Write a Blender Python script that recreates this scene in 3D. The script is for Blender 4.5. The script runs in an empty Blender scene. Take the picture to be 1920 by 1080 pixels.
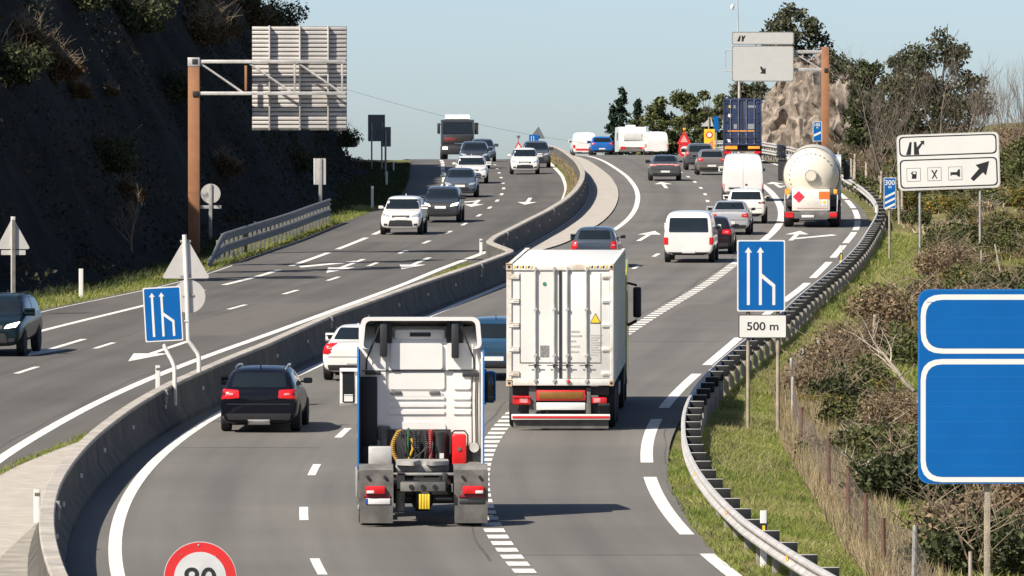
import bpy, bmesh, math, random
import numpy as np
from mathutils import Vector, Matrix, noise
from mathutils.bvhtree import BVHTree

random.seed(7)
RNG = np.random.default_rng(7)
SC = bpy.context.scene
COL = SC.collection
R = math.radians

# ------------------------------------------------------------------ viewing geometry and road surface
F, CX = 15000.0, 960.0
CAMZ, HOR = 9.7, 330.0
GR = (HOR - 13.0) / F                       # gradient of the climbing motorway


def sstep(a, b, x):
    t = min(1.0, max(0.0, (x - a) / (b - a)))
    return t * t * (3 - 2 * t)


def Z(X, Y):                                # height of the road surface
    y0 = 440 - 17 * (1 - sstep(-1, 6, X))
    t = max(0.0, Y - y0)
    k = 5.5e-5
    if t < 260:
        d = k * t * t
    else:
        d = k * 260 * 260 + 2 * k * 260 * (t - 260)
    z = GR * Y - d
    return z if Y < 1400 else max(z, -25.0)


def ground_y(y, X=0.0, h=0.0):
    def f(Y):
        return HOR + F * (CAMZ - Z(X, Y) - h) / Y - y
    Y = 60.0
    step = 6.0
    while Y < 640 and f(Y + step) > 0:
        Y += step
    a, b = Y, Y + step
    for _ in range(30):
        m = (a + b) / 2
        if f(m) > 0:
            a = m
        else:
            b = m
    return min(a, 640.0)


def P(x, y, h=0.0):                         # where the sight line through a photo point meets the road (+h)
    X = 0.0
    for _ in range(4):
        Y = ground_y(y, X, h)
        X = (x - CX) * Y / F
    return X, Y


def XA(x, Y):
    return (x - CX) * Y / F


def ZA(y, Y):
    return CAMZ - (y - HOR) * Y / F


# ------------------------------------------------------------------ object helpers
def tag(o, label=None, cat=None, group=None, kind=None):
    if label: o['label'] = label
    if cat: o['category'] = cat
    if group: o['group'] = group
    if kind: o['kind'] = kind
    return o


def thing(name, label, cat, loc=(0, 0, 0), yaw=0.0, pitch=0.0, group=None):
    o = bpy.data.objects.new(name, None)
    o.empty_display_size = 0.2
    COL.objects.link(o)
    o.location = loc
    o.rotation_euler = (pitch, 0, yaw)
    return tag(o, label, cat, group)


def link(name, me, mat, parent=None):
    o = bpy.data.objects.new(name, me)
    COL.objects.link(o)
    if mat is not None and len(me.materials) == 0:
        me.materials.append(mat)
    if parent is not None:
        o.parent = parent
    return o


def copy_tree(o, parent=None):
    c = o.copy()
    COL.objects.link(c)
    c.parent = parent
    for ch in o.children:
        copy_tree(ch, c)
    return c


class MB:
    def __init__(self):
        self.bm = bmesh.new()

    def box(self, x0, x1, y0, y1, z0, z1, bev=0.0, seg=2, M=None):
        r = bmesh.ops.create_cube(self.bm, size=1.0)
        vs = r['verts']
        for v in vs:
            v.co = Vector(((x0 + x1) / 2 + v.co.x * (x1 - x0), (y0 + y1) / 2 + v.co.y * (y1 - y0), (z0 + z1) / 2 + v.co.z * (z1 - z0)))
        if M is not None:
            for v in vs: v.co = M @ v.co
        if bev > 0:
            es = list({e for v in vs for e in v.link_edges})
            bmesh.ops.bevel(self.bm, geom=es, offset=bev, segments=seg, profile=0.5, affect='EDGES')
        return self

    def prism(self, poly, a, b, axis='y'):
        """polygon in the plane across `axis`, extruded from a to b"""
        def mk(u, v, w):
            if axis == 'y': return (u, w, v)
            if axis == 'x': return (w, u, v)
            return (u, v, w)
        n = len(poly)
        va = [self.bm.verts.new(mk(u, v, a)) for u, v in poly]
        vb = [self.bm.verts.new(mk(u, v, b)) for u, v in poly]
        self.bm.faces.new(va)
        self.bm.faces.new(list(reversed(vb)))
        for i in range(n):
            j = (i + 1) % n
            self.bm.faces.new((va[j], va[i], vb[i], vb[j]))
        return self

    def cyl(self, p0, p1, r0, r1=None, seg=10, caps=True):
        p0, p1 = Vector(p0), Vector(p1)
        r1 = r0 if r1 is None else r1
        d = (p1 - p0)
        if d.length < 1e-6: return self
        d.normalize()
        u = d.orthogonal().normalized()
        w = d.cross(u)
        A, B = [], []
        for i in range(seg):
            t = 2 * math.pi * i / seg
            o = u * math.cos(t) + w * math.sin(t)
            A.append(self.bm.verts.new(p0 + o * r0))
            B.append(self.bm.verts.new(p1 + o * r1))
        for i in range(seg):
            j = (i + 1) % seg
            self.bm.faces.new((A[i], A[j], B[j], B[i]))
        if caps:
            self.bm.faces.new(list(reversed(A)))
            self.bm.faces.new(B)
        return self

    def tube(self, pts, r, seg=8, closed=False):
        pts = [Vector(p) for p in pts]
        n = len(pts)
        rings = []
        up = None
        for i in range(n):
            a = pts[max(0, i - 1)]
            b = pts[min(n - 1, i + 1)]
            d = (b - a).normalized()
            if up is None:
                up = d.orthogonal().normalized()
            u = (up - d * up.dot(d)).normalized()
            up = u
            w = d.cross(u)
            rr = r[i] if isinstance(r, (list, tuple)) else r
            rings.append([self.bm.verts.new(pts[i] + (u * math.cos(2 * math.pi * k / seg) + w * math.sin(2 * math.pi * k / seg)) * rr) for k in range(seg)])
        for i in range(n - 1):
            for k in range(seg):
                j = (k + 1) % seg
                self.bm.faces.new((rings[i][k], rings[i][j], rings[i + 1][j], rings[i + 1][k]))
        self.bm.faces.new(list(reversed(rings[0])))
        self.bm.faces.new(rings[-1])
        return self

    def loft(self, rings, caps=True, closed=True):
        rr = [[self.bm.verts.new(p) for p in ring] for ring in rings]
        m = len(rr[0])
        for a, b in zip(rr[:-1], rr[1:]):
            for k in range(m if closed else m - 1):
                j = (k + 1) % m
                self.bm.faces.new((a[k], a[j], b[j], b[k]))
        if caps and closed:
            self.bm.faces.new(list(reversed(rr[0])))
            self.bm.faces.new(rr[-1])
        return self

    def lathe(self, prof, axis='x', c=(0, 0, 0), seg=28):
        """profile [(along axis, radius)]"""
        rings = []
        for a, r in prof:
            ring = []
            for k in range(seg):
                t = 2 * math.pi * k / seg
                p, q = math.cos(t) * r, math.sin(t) * r
                v = (a, p, q) if axis == 'x' else ((p, a, q) if axis == 'y' else (p, q, a))
                ring.append((v[0] + c[0], v[1] + c[1], v[2] + c[2]))
            rings.append(ring)
        return self.loft(rings)

    def build(self, name, mat, parent=None, smooth=35):
        bmesh.ops.recalc_face_normals(self.bm, faces=self.bm.faces[:])
        me = bpy.data.meshes.new(name)
        self.bm.to_mesh(me)
        self.bm.free()
        if smooth:
            me.shade_smooth()
            me.set_sharp_from_angle(angle=R(smooth))
        return link(name, me, mat, parent)


def raw_mesh(name, verts, faces, mat, parent=None, smooth=False, uv=None):
    me = bpy.data.meshes.new(name)
    verts = np.asarray(verts, dtype=np.float32)
    faces = np.asarray(faces, dtype=np.int32)
    k = faces.shape[1]
    me.vertices.add(len(verts))
    me.vertices.foreach_set('co', verts.ravel())
    me.loops.add(faces.size)
    me.loops.foreach_set('vertex_index', faces.ravel())
    me.polygons.add(len(faces))
    me.polygons.foreach_set('loop_start', np.arange(0, faces.size, k, dtype=np.int32))
    me.update(calc_edges=True)
    if uv is not None:
        l = me.uv_layers.new(name='UVMap')
        l.data.foreach_set('uv', np.asarray(uv, dtype=np.float32)[faces.ravel()].ravel())
    if smooth:
        me.shade_smooth()
    return link(name, me, mat, parent)


def rpoly(pts, r, seg=5):
    """rounded polygon"""
    out = []
    n = len(pts)
    for i in range(n):
        p0, p1, p2 = Vector(pts[i - 1]), Vector(pts[i]), Vector(pts[(i + 1) % n])
        a, b = (p0 - p1), (p2 - p1)
        la, lb = a.length, b.length
        rr = min(r, la * .45, lb * .45)
        pa, pb = p1 + a / la * rr, p1 + b / lb * rr
        for k in range(seg + 1):
            t = k / seg
            q = pa * (1 - t) ** 2 + p1 * 2 * t * (1 - t) + pb * t * t
            out.append((q.x, q.y))
    return out


def rect(x0, x1, z0, z1, r=0.0, seg=5):
    p = [(x0, z0), (x1, z0), (x1, z1), (x0, z1)]
    return rpoly(p, r, seg) if r > 0 else p


def circle(cx, cz, r, n=40):
    return [(cx + r * math.cos(2 * math.pi * k / n), cz + r * math.sin(2 * math.pi * k / n)) for k in range(n)]


# ------------------------------------------------------------------ materials
MATS = {}


def mat(name, col, rough=0.5, metal=0.0, var=0.10, scale=3.0, bump=0.0, bscale=40.0, coat=0.0, emit=None, estr=0.0, col2=None, spec=0.5, detail=6.0):
    if name in MATS: return MATS[name]
    m = bpy.data.materials.new(name)
    m.use_nodes = True
    nt = m.node_tree
    N, L = nt.nodes, nt.links
    b = N['Principled BSDF']
    b.inputs['Roughness'].default_value = rough
    b.inputs['Metallic'].default_value = metal
    b.inputs['Specular IOR Level'].default_value = spec
    if coat: 
        b.inputs['Coat Weight'].default_value = coat
        b.inputs['Coat Roughness'].default_value = 0.05
    tc = N.new('ShaderNodeTexCoord')
    nz = N.new('ShaderNodeTexNoise')
    nz.inputs['Scale'].default_value = scale
    nz.inputs['Detail'].default_value = detail
    nz.inputs['Roughness'].default_value = 0.6
    L.new(tc.outputs['Object'], nz.inputs['Vector'])
    rp = N.new('ShaderNodeValToRGB')
    c2 = col2 if col2 else tuple(min(1, c * (1 + var)) for c in col)
    c1 = col if col2 else tuple(c * (1 - var) for c in col)
    rp.color_ramp.elements[0].position = 0.35
    rp.color_ramp.elements[1].position = 0.68
    rp.color_ramp.elements[0].color = (*c1, 1)
    rp.color_ramp.elements[1].color = (*c2, 1)
    L.new(nz.outputs['Fac'], rp.inputs['Fac'])
    L.new(rp.outputs['Color'], b.inputs['Base Color'])
    if bump:
        n2 = N.new('ShaderNodeTexNoise')
        n2.inputs['Scale'].default_value = bscale
        n2.inputs['Detail'].default_value = 5
        L.new(tc.outputs['Object'], n2.inputs['Vector'])
        bp = N.new('ShaderNodeBump')
        bp.inputs['Strength'].default_value = bump
        bp.inputs['Distance'].default_value = 0.05
        L.new(n2.outputs['Fac'], bp.inputs['Height'])
        L.new(bp.outputs['Normal'], b.inputs['Normal'])
    if emit:
        b.inputs['Emission Color'].default_value = (*emit, 1)
        b.inputs['Emission Strength'].default_value = estr
    MATS[name] = m
    return m


def paint(name, col, metal=0.0):
    if max(col) < .03: return mat('paint_' + name, col, rough=.3, var=.06, scale=1.4, coat=.35, spec=.08)
    return mat('paint_' + name, col, rough=0.35, metal=metal * .45, var=0.06, scale=1.4, coat=.8, spec=.2)


def leafmat(name, stops, rough=0.65, trans=0.25, patch=None):
    """colour differs from leaf to leaf"""
    m = bpy.data.materials.new(name)
    m.use_nodes = True
    N, L = m.node_tree.nodes, m.node_tree.links
    b = N['Principled BSDF']
    b.inputs['Roughness'].default_value = rough
    b.inputs['Specular IOR Level'].default_value = 0.25
    g = N.new('ShaderNodeNewGeometry')
    rp = N.new('ShaderNodeValToRGB')
    el = rp.color_ramp.elements
    el[0].position, el[0].color = 0.0, (*stops[0], 1)
    el[1].position, el[1].color = 1.0, (*stops[-1], 1)
    for i, c in enumerate(stops[1:-1]):
        e = el.new((i + 1) / (len(stops) - 1))
        e.color = (*c, 1)
    if patch:
        tc = N.new('ShaderNodeTexCoord')
        nz = N.new('ShaderNodeTexNoise')
        nz.inputs['Scale'].default_value = patch
        nz.inputs['Detail'].default_value = 4
        L.new(tc.outputs['Object'], nz.inputs['Vector'])
        mr = N.new('ShaderNodeMapRange')
        mr.inputs['From Min'].default_value = 0.3
        mr.inputs['From Max'].default_value = 0.7
        L.new(nz.outputs['Fac'], mr.inputs['Value'])
        mx = N.new('ShaderNodeMix')
        mx.data_type = 'FLOAT'
        mx.inputs[0].default_value = 0.6
        L.new(g.outputs['Random Per Island'], mx.inputs[2])
        L.new(mr.outputs['Result'], mx.inputs[3])
        L.new(mx.outputs[0], rp.inputs['Fac'])
    else:
        L.new(g.outputs['Random Per Island'], rp.inputs['Fac'])
    L.new(rp.outputs['Color'], b.inputs['Base Color'])
    tr = N.new('ShaderNodeBsdfTranslucent')
    L.new(rp.outputs['Color'], tr.inputs['Color'])
    ms = N.new('ShaderNodeMixShader')
    ms.inputs[0].default_value = trans
    L.new(b.outputs['BSDF'], ms.inputs[1])
    L.new(tr.outputs['BSDF'], ms.inputs[2])
    L.new(ms.outputs['Shader'], N['Material Output'].inputs['Surface'])
    return m


def asphalt_mat():
    m = bpy.data.materials.new('asphalt')
    m.use_nodes = True
    N, L = m.node_tree.nodes, m.node_tree.links
    b = N['Principled BSDF']
    b.inputs['Roughness'].default_value = 0.85
    b.inputs['Specular IOR Level'].default_value = 0.3
    uv = N.new('ShaderNodeUVMap')
    sp = N.new('ShaderNodeSeparateXYZ')
    L.new(uv.outputs['UV'], sp.inputs['Vector'])
    # wheel tracks: polished, darker strips along each lane
    s = N.new('ShaderNodeMath'); s.operation = 'MULTIPLY'; s.inputs[1].default_value = 2 * math.pi / 3.5
    L.new(sp.outputs['X'], s.inputs[0])
    sn = N.new('ShaderNodeMath'); sn.operation = 'COSINE'
    L.new(s.outputs[0], sn.inputs[0])
    h1 = N.new('ShaderNodeMath'); h1.operation = 'MULTIPLY_ADD'; h1.inputs[1].default_value = -.5; h1.inputs[2].default_value = .5
    L.new(sn.outputs[0], h1.inputs[0])
    h2 = N.new('ShaderNodeMath'); h2.operation = 'POWER'; h2.inputs[1].default_value = 5
    L.new(h1.outputs[0], h2.inputs[0])
    mp = N.new('ShaderNodeMapping')
    mp.inputs['Scale'].default_value = (1.6, 0.035, 1)
    L.new(uv.outputs['UV'], mp.inputs['Vector'])
    streak = N.new('ShaderNodeTexNoise'); streak.inputs['Scale'].default_value = 1.0; streak.inputs['Detail'].default_value = 7
    L.new(mp.outputs['Vector'], streak.inputs['Vector'])
    big = N.new('ShaderNodeTexNoise'); big.inputs['Scale'].default_value = 0.12; big.inputs['Detail'].default_value = 5
    L.new(uv.outputs['UV'], big.inputs['Vector'])
    fine = N.new('ShaderNodeTexNoise'); fine.inputs['Scale'].default_value = 14; fine.inputs['Detail'].default_value = 4
    L.new(uv.outputs['UV'], fine.inputs['Vector'])
    def lin(node, out, k, c):
        a = N.new('ShaderNodeMath'); a.operation = 'MULTIPLY_ADD'
        a.inputs[1].default_value = k; a.inputs[2].default_value = c
        L.new(node.outputs[out], a.inputs[0])
        return a
    terms = [lin(h2, 0, -0.15, 1.03), lin(streak, 'Fac', 0.55, 0.72), lin(big, 'Fac', 0.6, 0.70), lin(fine, 'Fac', 0.30, 0.85)]
    cur = terms[0]
    for t in terms[1:]:
        mu = N.new('ShaderNodeMath'); mu.operation = 'MULTIPLY'
        L.new(cur.outputs[0], mu.inputs[0]); L.new(t.outputs[0], mu.inputs[1])
        cur = mu
    # oncoming carriageway darkened: lens vignetting and weaker sun gloss put into the colour
    lens_dim = N.new('ShaderNodeMapRange'); lens_dim.inputs['From Min'].default_value = -2.2; lens_dim.inputs['From Max'].default_value = -1.2; lens_dim.inputs['To Min'].default_value = .76; lens_dim.inputs['To Max'].default_value = 1.0
    L.new(sp.outputs['X'], lens_dim.inputs['Value'])
    mo = N.new('ShaderNodeMath'); mo.operation = 'MULTIPLY'; L.new(cur.outputs[0], mo.inputs[0]); L.new(lens_dim.outputs['Result'], mo.inputs[1]); cur = mo
    mx = N.new('ShaderNodeVectorMath'); mx.operation = 'SCALE'
    mx.inputs[0].default_value = (0.124, 0.116, 0.104)
    L.new(cur.outputs[0], mx.inputs['Scale'])
    L.new(mx.outputs['Vector'], b.inputs['Base Color'])
    bp = N.new('ShaderNodeBump'); bp.inputs['Strength'].default_value = 0.25; bp.inputs['Distance'].default_value = 0.01
    L.new(fine.outputs['Fac'], bp.inputs['Height'])
    L.new(bp.outputs['Normal'], b.inputs['Normal'])
    return m


def worn_paint_mat():
    m = bpy.data.materials.new('road_paint')
    m.use_nodes = True
    N, L = m.node_tree.nodes, m.node_tree.links
    b = N['Principled BSDF']
    b.inputs['Roughness'].default_value = 0.7
    tc = N.new('ShaderNodeTexCoord')
    nz = N.new('ShaderNodeTexNoise'); nz.inputs['Scale'].default_value = 5; nz.inputs['Detail'].default_value = 8; nz.inputs['Roughness'].default_value = .7
    L.new(tc.outputs['Object'], nz.inputs['Vector'])
    rp = N.new('ShaderNodeValToRGB')
    rp.color_ramp.elements[0].position = .28; rp.color_ramp.elements[0].color = (.36, .34, .30, 1)
    rp.color_ramp.elements[1].position = .55; rp.color_ramp.elements[1].color = (.72, .69, .63, 1)
    L.new(nz.outputs['Fac'], rp.inputs['Fac'])
    L.new(rp.outputs['Color'], b.inputs['Base Color'])
    return m


ASPHALT = asphalt_mat()
ROADPAINT = worn_paint_mat()
CONCRETE = mat('concrete', (.27, .245, .21), .85, var=.22, scale=1.6, bump=.3, bscale=14)
APRON = mat('pale_concrete', (.33, .295, .25), .9, scale=2.6, bump=.15, bscale=30, col2=(.42, .385, .335), detail=9)
STEEL = mat('galvanised_steel', (.50, .48, .45), .5, metal=.3, var=.18, scale=2.5)
STEELDULL = mat('weathered_steel', (.33, .32, .30), .6, metal=.35, var=.2, scale=3)
POSTWOOD = mat('timber_post', (.32, .27, .20), .85, var=.25, scale=4, bump=.3)
RUSTPOST = mat('rusty_iron', (.11, .055, .035), .8, var=.3, scale=6, bump=.2)
CORTEN = mat('rust_brown_paint', (.30, .135, .062), .7, var=.18, scale=.9, detail=8)
SIGNBLUE = mat('sign_blue', (.003, .100, .33), .65, var=.06, scale=1.2, spec=.12)
SIGNWHITE = mat('sign_white', (.66, .65, .61), .5, var=.03, scale=1.2)
SIGNBACK = mat('sign_back_aluminium', (.50, .48, .45), .55, metal=.25, var=.07, scale=1.8)
SIGNDARK = mat('sign_back_dark', (.12, .13, .14), .6, var=.1)
BLACK = mat('black_ink', (.012, .012, .014), .6, var=.0)
RED = mat('sign_red', (.55, .02, .02), .45, var=.05)
YELLOW = mat('sign_yellow', (.72, .50, .03), .5, var=.05)
RUBBER = mat('tyre_rubber', (.018, .018, .019), .85, var=.15, scale=8)
RIM = mat('alloy_rim', (.38, .38, .39), .35, metal=.8, var=.1)
TRIM = mat('black_plastic', (.022, .022, .024), .55, var=.15, scale=5)
GLASS = mat('dark_glass', (.010, .014, .017), .06, var=.1, spec=.6)
TAIL = mat('tail_lamp_red', (.50, .012, .016), .22, var=.2, scale=8, emit=(1, .03, .03), estr=.07)
TAILOFF = mat('tail_lamp_clear', (.62, .25, .24), .2, var=.2, scale=8)
HEAD = mat('headlamp_clear', (.55, .57, .60), .12, metal=.5, var=.2, scale=12)
HEADLIT = mat('headlamp_lit', (.8, .8, .75), .2, var=.1, emit=(1, .9, .7), estr=2.0)
AMBER = mat('amber_lamp', (.75, .27, .03), .3, var=.1, emit=(1, .4, .05), estr=.25)
PLATE = mat('plate_white', (.68, .67, .64), .45, var=.04)
PLATEBLUE = mat('plate_blue', (.02, .06, .35), .45, var=.0)
CHROME = mat('chrome', (.6, .6, .6), .15, metal=1, var=.02)
WHITEP = paint('white', (.70, .68, .64))
SHADEPL = mat('grey_plastic', (.125, .118, .108), .7, var=.4, scale=3.2)
CHASSIS = mat('chassis_black', (.02, .02, .021), .6, var=.2, scale=5)
# ------------------------------------------------------------------ alignments, all X as a function of Y
YG = np.arange(60.0, 760.0, 1.0)


def smooth(a, w):
    if w < 1: return a
    k = np.exp(-0.5 * (np.arange(-3 * w, 3 * w + 1) / w) ** 2)
    k /= k.sum()
    p = np.pad(a, 3 * w, mode='reflect', reflect_type='odd')
    return np.convolve(p, k, mode='valid')


def curve(px, h=0.0, w=8, extra=()):
    pts = sorted([tuple(reversed(P(x, y, h))) for x, y in px] + [tuple(e) for e in extra])
    ys = np.array([p[0] for p in pts]); xs = np.array([p[1] for p in pts])
    return ys, xs


ys, xs = curve([(212, 1080), (210, 1029), (212, 991), (233, 932), (272, 878), (338, 819), (413, 773), (480, 738), (549, 706), (605, 682),
                (700, 640), (803, 593), (950, 533), (1050, 485), (1152, 432), (1177, 413), (1192, 393), (1197, 370), (1193, 353), (1177, 332),
                (1153, 315), (1127, 300)], extra=[(120, -5.5), (100, -3.0), (80, .6), (60, 5.0), (580, 5.3), (650, 3.6), (760, -1.5)])
L0G = smooth(np.interp(YG, ys, xs), 7)


def L0(Y): return float(np.interp(Y, YG, L0G))


def rel(px, h=0.0, w=6, extra=()):
    """a second line traced as its offset from L0"""
    ys, xs = curve(px, h)
    off = xs - np.array([L0(y) for y in ys])
    if extra:
        ys = np.append(ys, [e[0] for e in extra]); off = np.append(off, [e[1] for e in extra])
        o = np.argsort(ys); ys, off = ys[o], off[o]
    g = smooth(np.interp(YG, ys, off), w)
    return lambda Y: L0(Y) + float(np.interp(Y, YG, g))


RL = rel([(0, 860), (78, 814), (163, 765), (249, 724), (331, 689), (408, 660), (501, 628), (610, 588), (742, 539), (833, 501), (909, 474),
          (1057, 373), (1063, 355), (1059, 339), (1044, 318), (1025, 301)])
ADASH = [(53, 693), (198, 647), (322, 609), (449, 575), (549, 547), (628, 522), (702, 495), (756, 472), (801.5, 453.5), (842, 435), (870.5, 420),
         (898.6, 403.5), (918.6, 389), (933, 376), (941, 364), (944.7, 353), (943, 343), (939, 333), (936, 324), (931.7, 316), (928, 309)]
AL = rel(ADASH)
LE = rel([(0, 640), (80, 620), (170, 597), (267, 575), (380, 543), (486, 519), (600, 480), (673, 452), (717, 432), (760, 410), (800, 383), (822, 362),
          (832, 345), (832, 330), (830, 312)])
PE = rel([(77, 580), (267, 543), (380, 513), (470, 480), (560, 450), (600, 432), (640, 417), (700, 394), (744, 370), (762, 331), (766, 308)])
BRE = rel([(128, 1080), (105, 1010), (102, 956), (113, 909), (148, 854), (218, 788), (323, 722), (380, 696), (501, 646), (631, 588), (742, 549),
           (900, 495), (967, 470), (923, 453), (934, 443), (968, 426), (1005, 407), (1044, 386), (1077, 362), (1093, 341.5), (1097, 323), (1093, 313)],
          h=.9, w=1)


def BC(Y): return BRE(Y) - .13             # barrier centre line


def HF(Y):                                  # foot of the cutting
    return PE(Y) - 2.3 + .5 * math.sin(Y * .07) + .3 * math.sin(Y * .19)


def GRL(Y):                                 # right guardrail
    return L0(Y) + float(np.interp(Y, [60, 140, 170, 235, 300, 360, 420, 560], [11.0, 11.0, 11.3, 11.75, 11.7, 11.4, 11.0, 10.9]))


def heading(fn, Y):
    return math.atan2(-(fn(Y + 1) - fn(Y - 1)), 2.0)


def right_z(X, Y):
    """natural ground to the right of the guardrail"""
    e = X - GRL(Y)
    if e < 0: return 0.0
    h = -.25 * sstep(.2, 2.5, e) + .10 * max(0, e - 3.6) * sstep(130, 230, Y) + .02 * max(0, e - 3.6)
    h += noise.fractal(Vector((X * .12, Y * .05, 3)), 1, 2, 4) * .5 * sstep(2.5, 6, e)
    return min(h, 6 + .02 * e)


def TZ(X, Y):                               # any ground height
    z = Z(X, Y)
    return z + (right_z(X, Y) if X > GRL(min(Y, 759)) else 0)


# ------------------------------------------------------------------ ground, carriageways
def ground_mat():
    m = bpy.data.materials.new('verge_soil')
    m.use_nodes = True
    N, L = m.node_tree.nodes, m.node_tree.links
    b = N['Principled BSDF']; b.inputs['Roughness'].default_value = .95; b.inputs['Specular IOR Level'].default_value = .1
    tc = N.new('ShaderNodeTexCoord')
    n1 = N.new('ShaderNodeTexNoise'); n1.inputs['Scale'].default_value = .35; n1.inputs['Detail'].default_value = 8
    n2 = N.new('ShaderNodeTexNoise'); n2.inputs['Scale'].default_value = 6; n2.inputs['Detail'].default_value = 6
    L.new(tc.outputs['Object'], n1.inputs['Vector']); L.new(tc.outputs['Object'], n2.inputs['Vector'])
    r1 = N.new('ShaderNodeValToRGB')
    e = r1.color_ramp.elements
    e[0].position, e[0].color = .36, (.075, .088, .026, 1)
    e[1].position, e[1].color = .66, (.20, .155, .085, 1)
    x = e.new(.5); x.color = (.12, .12, .042, 1)
    L.new(n1.outputs['Fac'], r1.inputs['Fac'])
    mx = N.new('ShaderNodeMix'); mx.data_type = 'RGBA'; mx.blend_type = 'OVERLAY'; mx.inputs[0].default_value = .7
    L.new(r1.outputs['Color'], mx.inputs[6]); L.new(n2.outputs['Fac'], mx.inputs[7])
    L.new(mx.outputs[2], b.inputs['Base Color'])
    bp = N.new('ShaderNodeBump'); bp.inputs['Strength'].default_value = .8; bp.inputs['Distance'].default_value = .1
    L.new(n2.outputs['Fac'], bp.inputs['Height']); L.new(bp.outputs['Normal'], b.inputs['Normal'])
    return m


SOIL = ground_mat()
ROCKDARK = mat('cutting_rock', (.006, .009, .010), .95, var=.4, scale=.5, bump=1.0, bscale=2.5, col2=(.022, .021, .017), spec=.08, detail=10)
ROCKPALE = mat('outcrop_rock', (.085, .068, .052), .95, scale=1.5, bump=1.0, bscale=5.0, col2=(.31, .255, .205), detail=12)

gxs = np.concatenate([np.linspace(-400, -40, 10), np.arange(-32, 46, 1.0), np.linspace(50, 500, 16)])
gys = np.concatenate([np.arange(40, 760, 4.0), np.geomspace(780, 4000, 22)])
V = np.array([(X, Y, TZ(X, Y) - .06) for Y in gys for X in gxs])
nx = len(gxs)
Q = np.array([(j * nx + i, j * nx + i + 1, (j + 1) * nx + i + 1, (j + 1) * nx + i) for j in range(len(gys) - 1) for i in range(nx - 1)])
tag(raw_mesh('ground', V, Q, SOIL, smooth=True), kind='structure')


def strip(name, fa, fb, y0, y1, material, dz=0.0, n=1, step=2.0, taper=None, kind='structure'):
    yy = np.arange(y0, y1 + .01, step) if (y1 - y0) > step else np.linspace(y0, y1, 3)
    v, f, uv = [], [], []
    for Y in yy:
        a, b = fa(Y), fb(Y)
        for i in range(n + 1):
            X = a + (b - a) * i / n
            v.append((X, Y, Z(X, Y) + dz)); uv.append((X - L0(Y), Y))
    m = n + 1
    for j in range(len(yy) - 1):
        for i in range(n):
            f.append((j * m + i, j * m + i + 1, (j + 1) * m + i + 1, (j + 1) * m + i))
    o = raw_mesh(name, v, f, material, uv=uv, smooth=True)
    if kind: tag(o, kind=kind)
    return o


strip('road_surface', PE, lambda Y: GRL(Y) - .35, 60, 750, ASPHALT, 0, n=16)

TAR = mat('tar_seam', (.085, .078, .068), .6, var=.3, scale=3)
def seam(fn, o, y0, y1, w=.05, ph=0):
    f = lambda Y: fn(Y) + o + .05 * math.sin(Y * .21 + ph) + .03 * math.sin(Y * .63 + ph)
    strip('tar_seam', f, lambda Y: f(Y) + w * (.7 + .3 * math.sin(Y * .4 + ph)), y0, y1, TAR, .003, step=1.0)
for a in ((L0, 6.55, 140, 210, .06, 1), (L0, 6.6, 240, 330, .06, 2), (L0, 10.85, 100, 300, .04, 3), (AL, -.3, 200, 420, .05, 4), (RL, -.35, 150, 300, .05, 5)):
    seam(*a)
for Yc, a, b in ((141.5, 7.2, 11.1), (176.0, .2, 3.3), (204.0, 3.6, 6.8), (232, 7.2, 11.3)):
    strip('tar_seam', lambda Y: L0(Y) + a, lambda Y: L0(Y) + b, Yc, Yc + .09, TAR, .003)
PATCH_ = mat('asphalt_patch', (.105, .095, .083), .85, var=.12, scale=2.5, detail=9)
for fn, a, b, ya_, yb_ in ((L0, 3.9, 6.5, 196, 214), (L0, .5, 3.0, 221, 247), (AL, .4, 3.0, 236, 262), (L0, 7.5, 10.0, 247, 262), (AL, -3.2, -.5, 330, 352)):
    strip('asphalt_patch', lambda Y: fn(Y) + a, lambda Y: fn(Y) + b, ya_, yb_, PATCH_, .002)

# ------------------------------------------------------------------ painted markings
W = lambda fn, o, w: ((lambda Y: fn(Y) + o - w / 2), (lambda Y: fn(Y) + o + w / 2))


def line(fn, o, w, y0, y1, step=2.0):
    a, b = W(fn, o, w)
    return strip('lane_marking', a, b, y0, y1, ROADPAINT, .006, step=step)


line(L0, 0, .24, 62, 640)
for k in range(-5, 26):                                        # broken line between the two left lanes
    c = 153.7 + 14.5 * k
    line(L0, 3.5, .17, c - 2.6, c + 2.6)
mv, mf = [], []
k = 0
Y = 64.0
while Y < 301:                                                 # close-set blocks of the merge line
    for yy in (Y, Y + 1.02):
        for s in (-.19, .19):
            X = L0(yy) + 7.0 + s
            mv.append((X, yy, Z(X, yy) + .006))
    mf.append((4 * k, 4 * k + 1, 4 * k + 3, 4 * k + 2)); k += 1
    Y += 1.78
tag(raw_mesh('merge_line', mv, mf, ROADPAINT), kind='structure')
line(L0, 7.0, .34, 301, 560)
y = 170.2 - 23.2 * 4
while y < 520:
    line(L0, 10.5, .27, y, y + (19.8 if y < 290 else 17.5))
    y += 23.2 if y < 290 else 19.0
line(RL, 0, .27, 62, 600)
for x, y in ADASH:
    X, Y = P(x, y)
    line(AL, 0, .17, Y - 2.4, Y + 2.4)
for k in range(1, 9):
    c = P(*ADASH[0])[1] - 14.4 * k
    line(AL, 0, .17, c - 2.4, c + 2.4)
line(LE, 0, .24, 62, 275)
c = 279.0
while c < 560:
    line(LE, 0, .24, c, c + 17.5)
    c += 20.6
line(PE, .28, .07, 150, 300)


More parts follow.
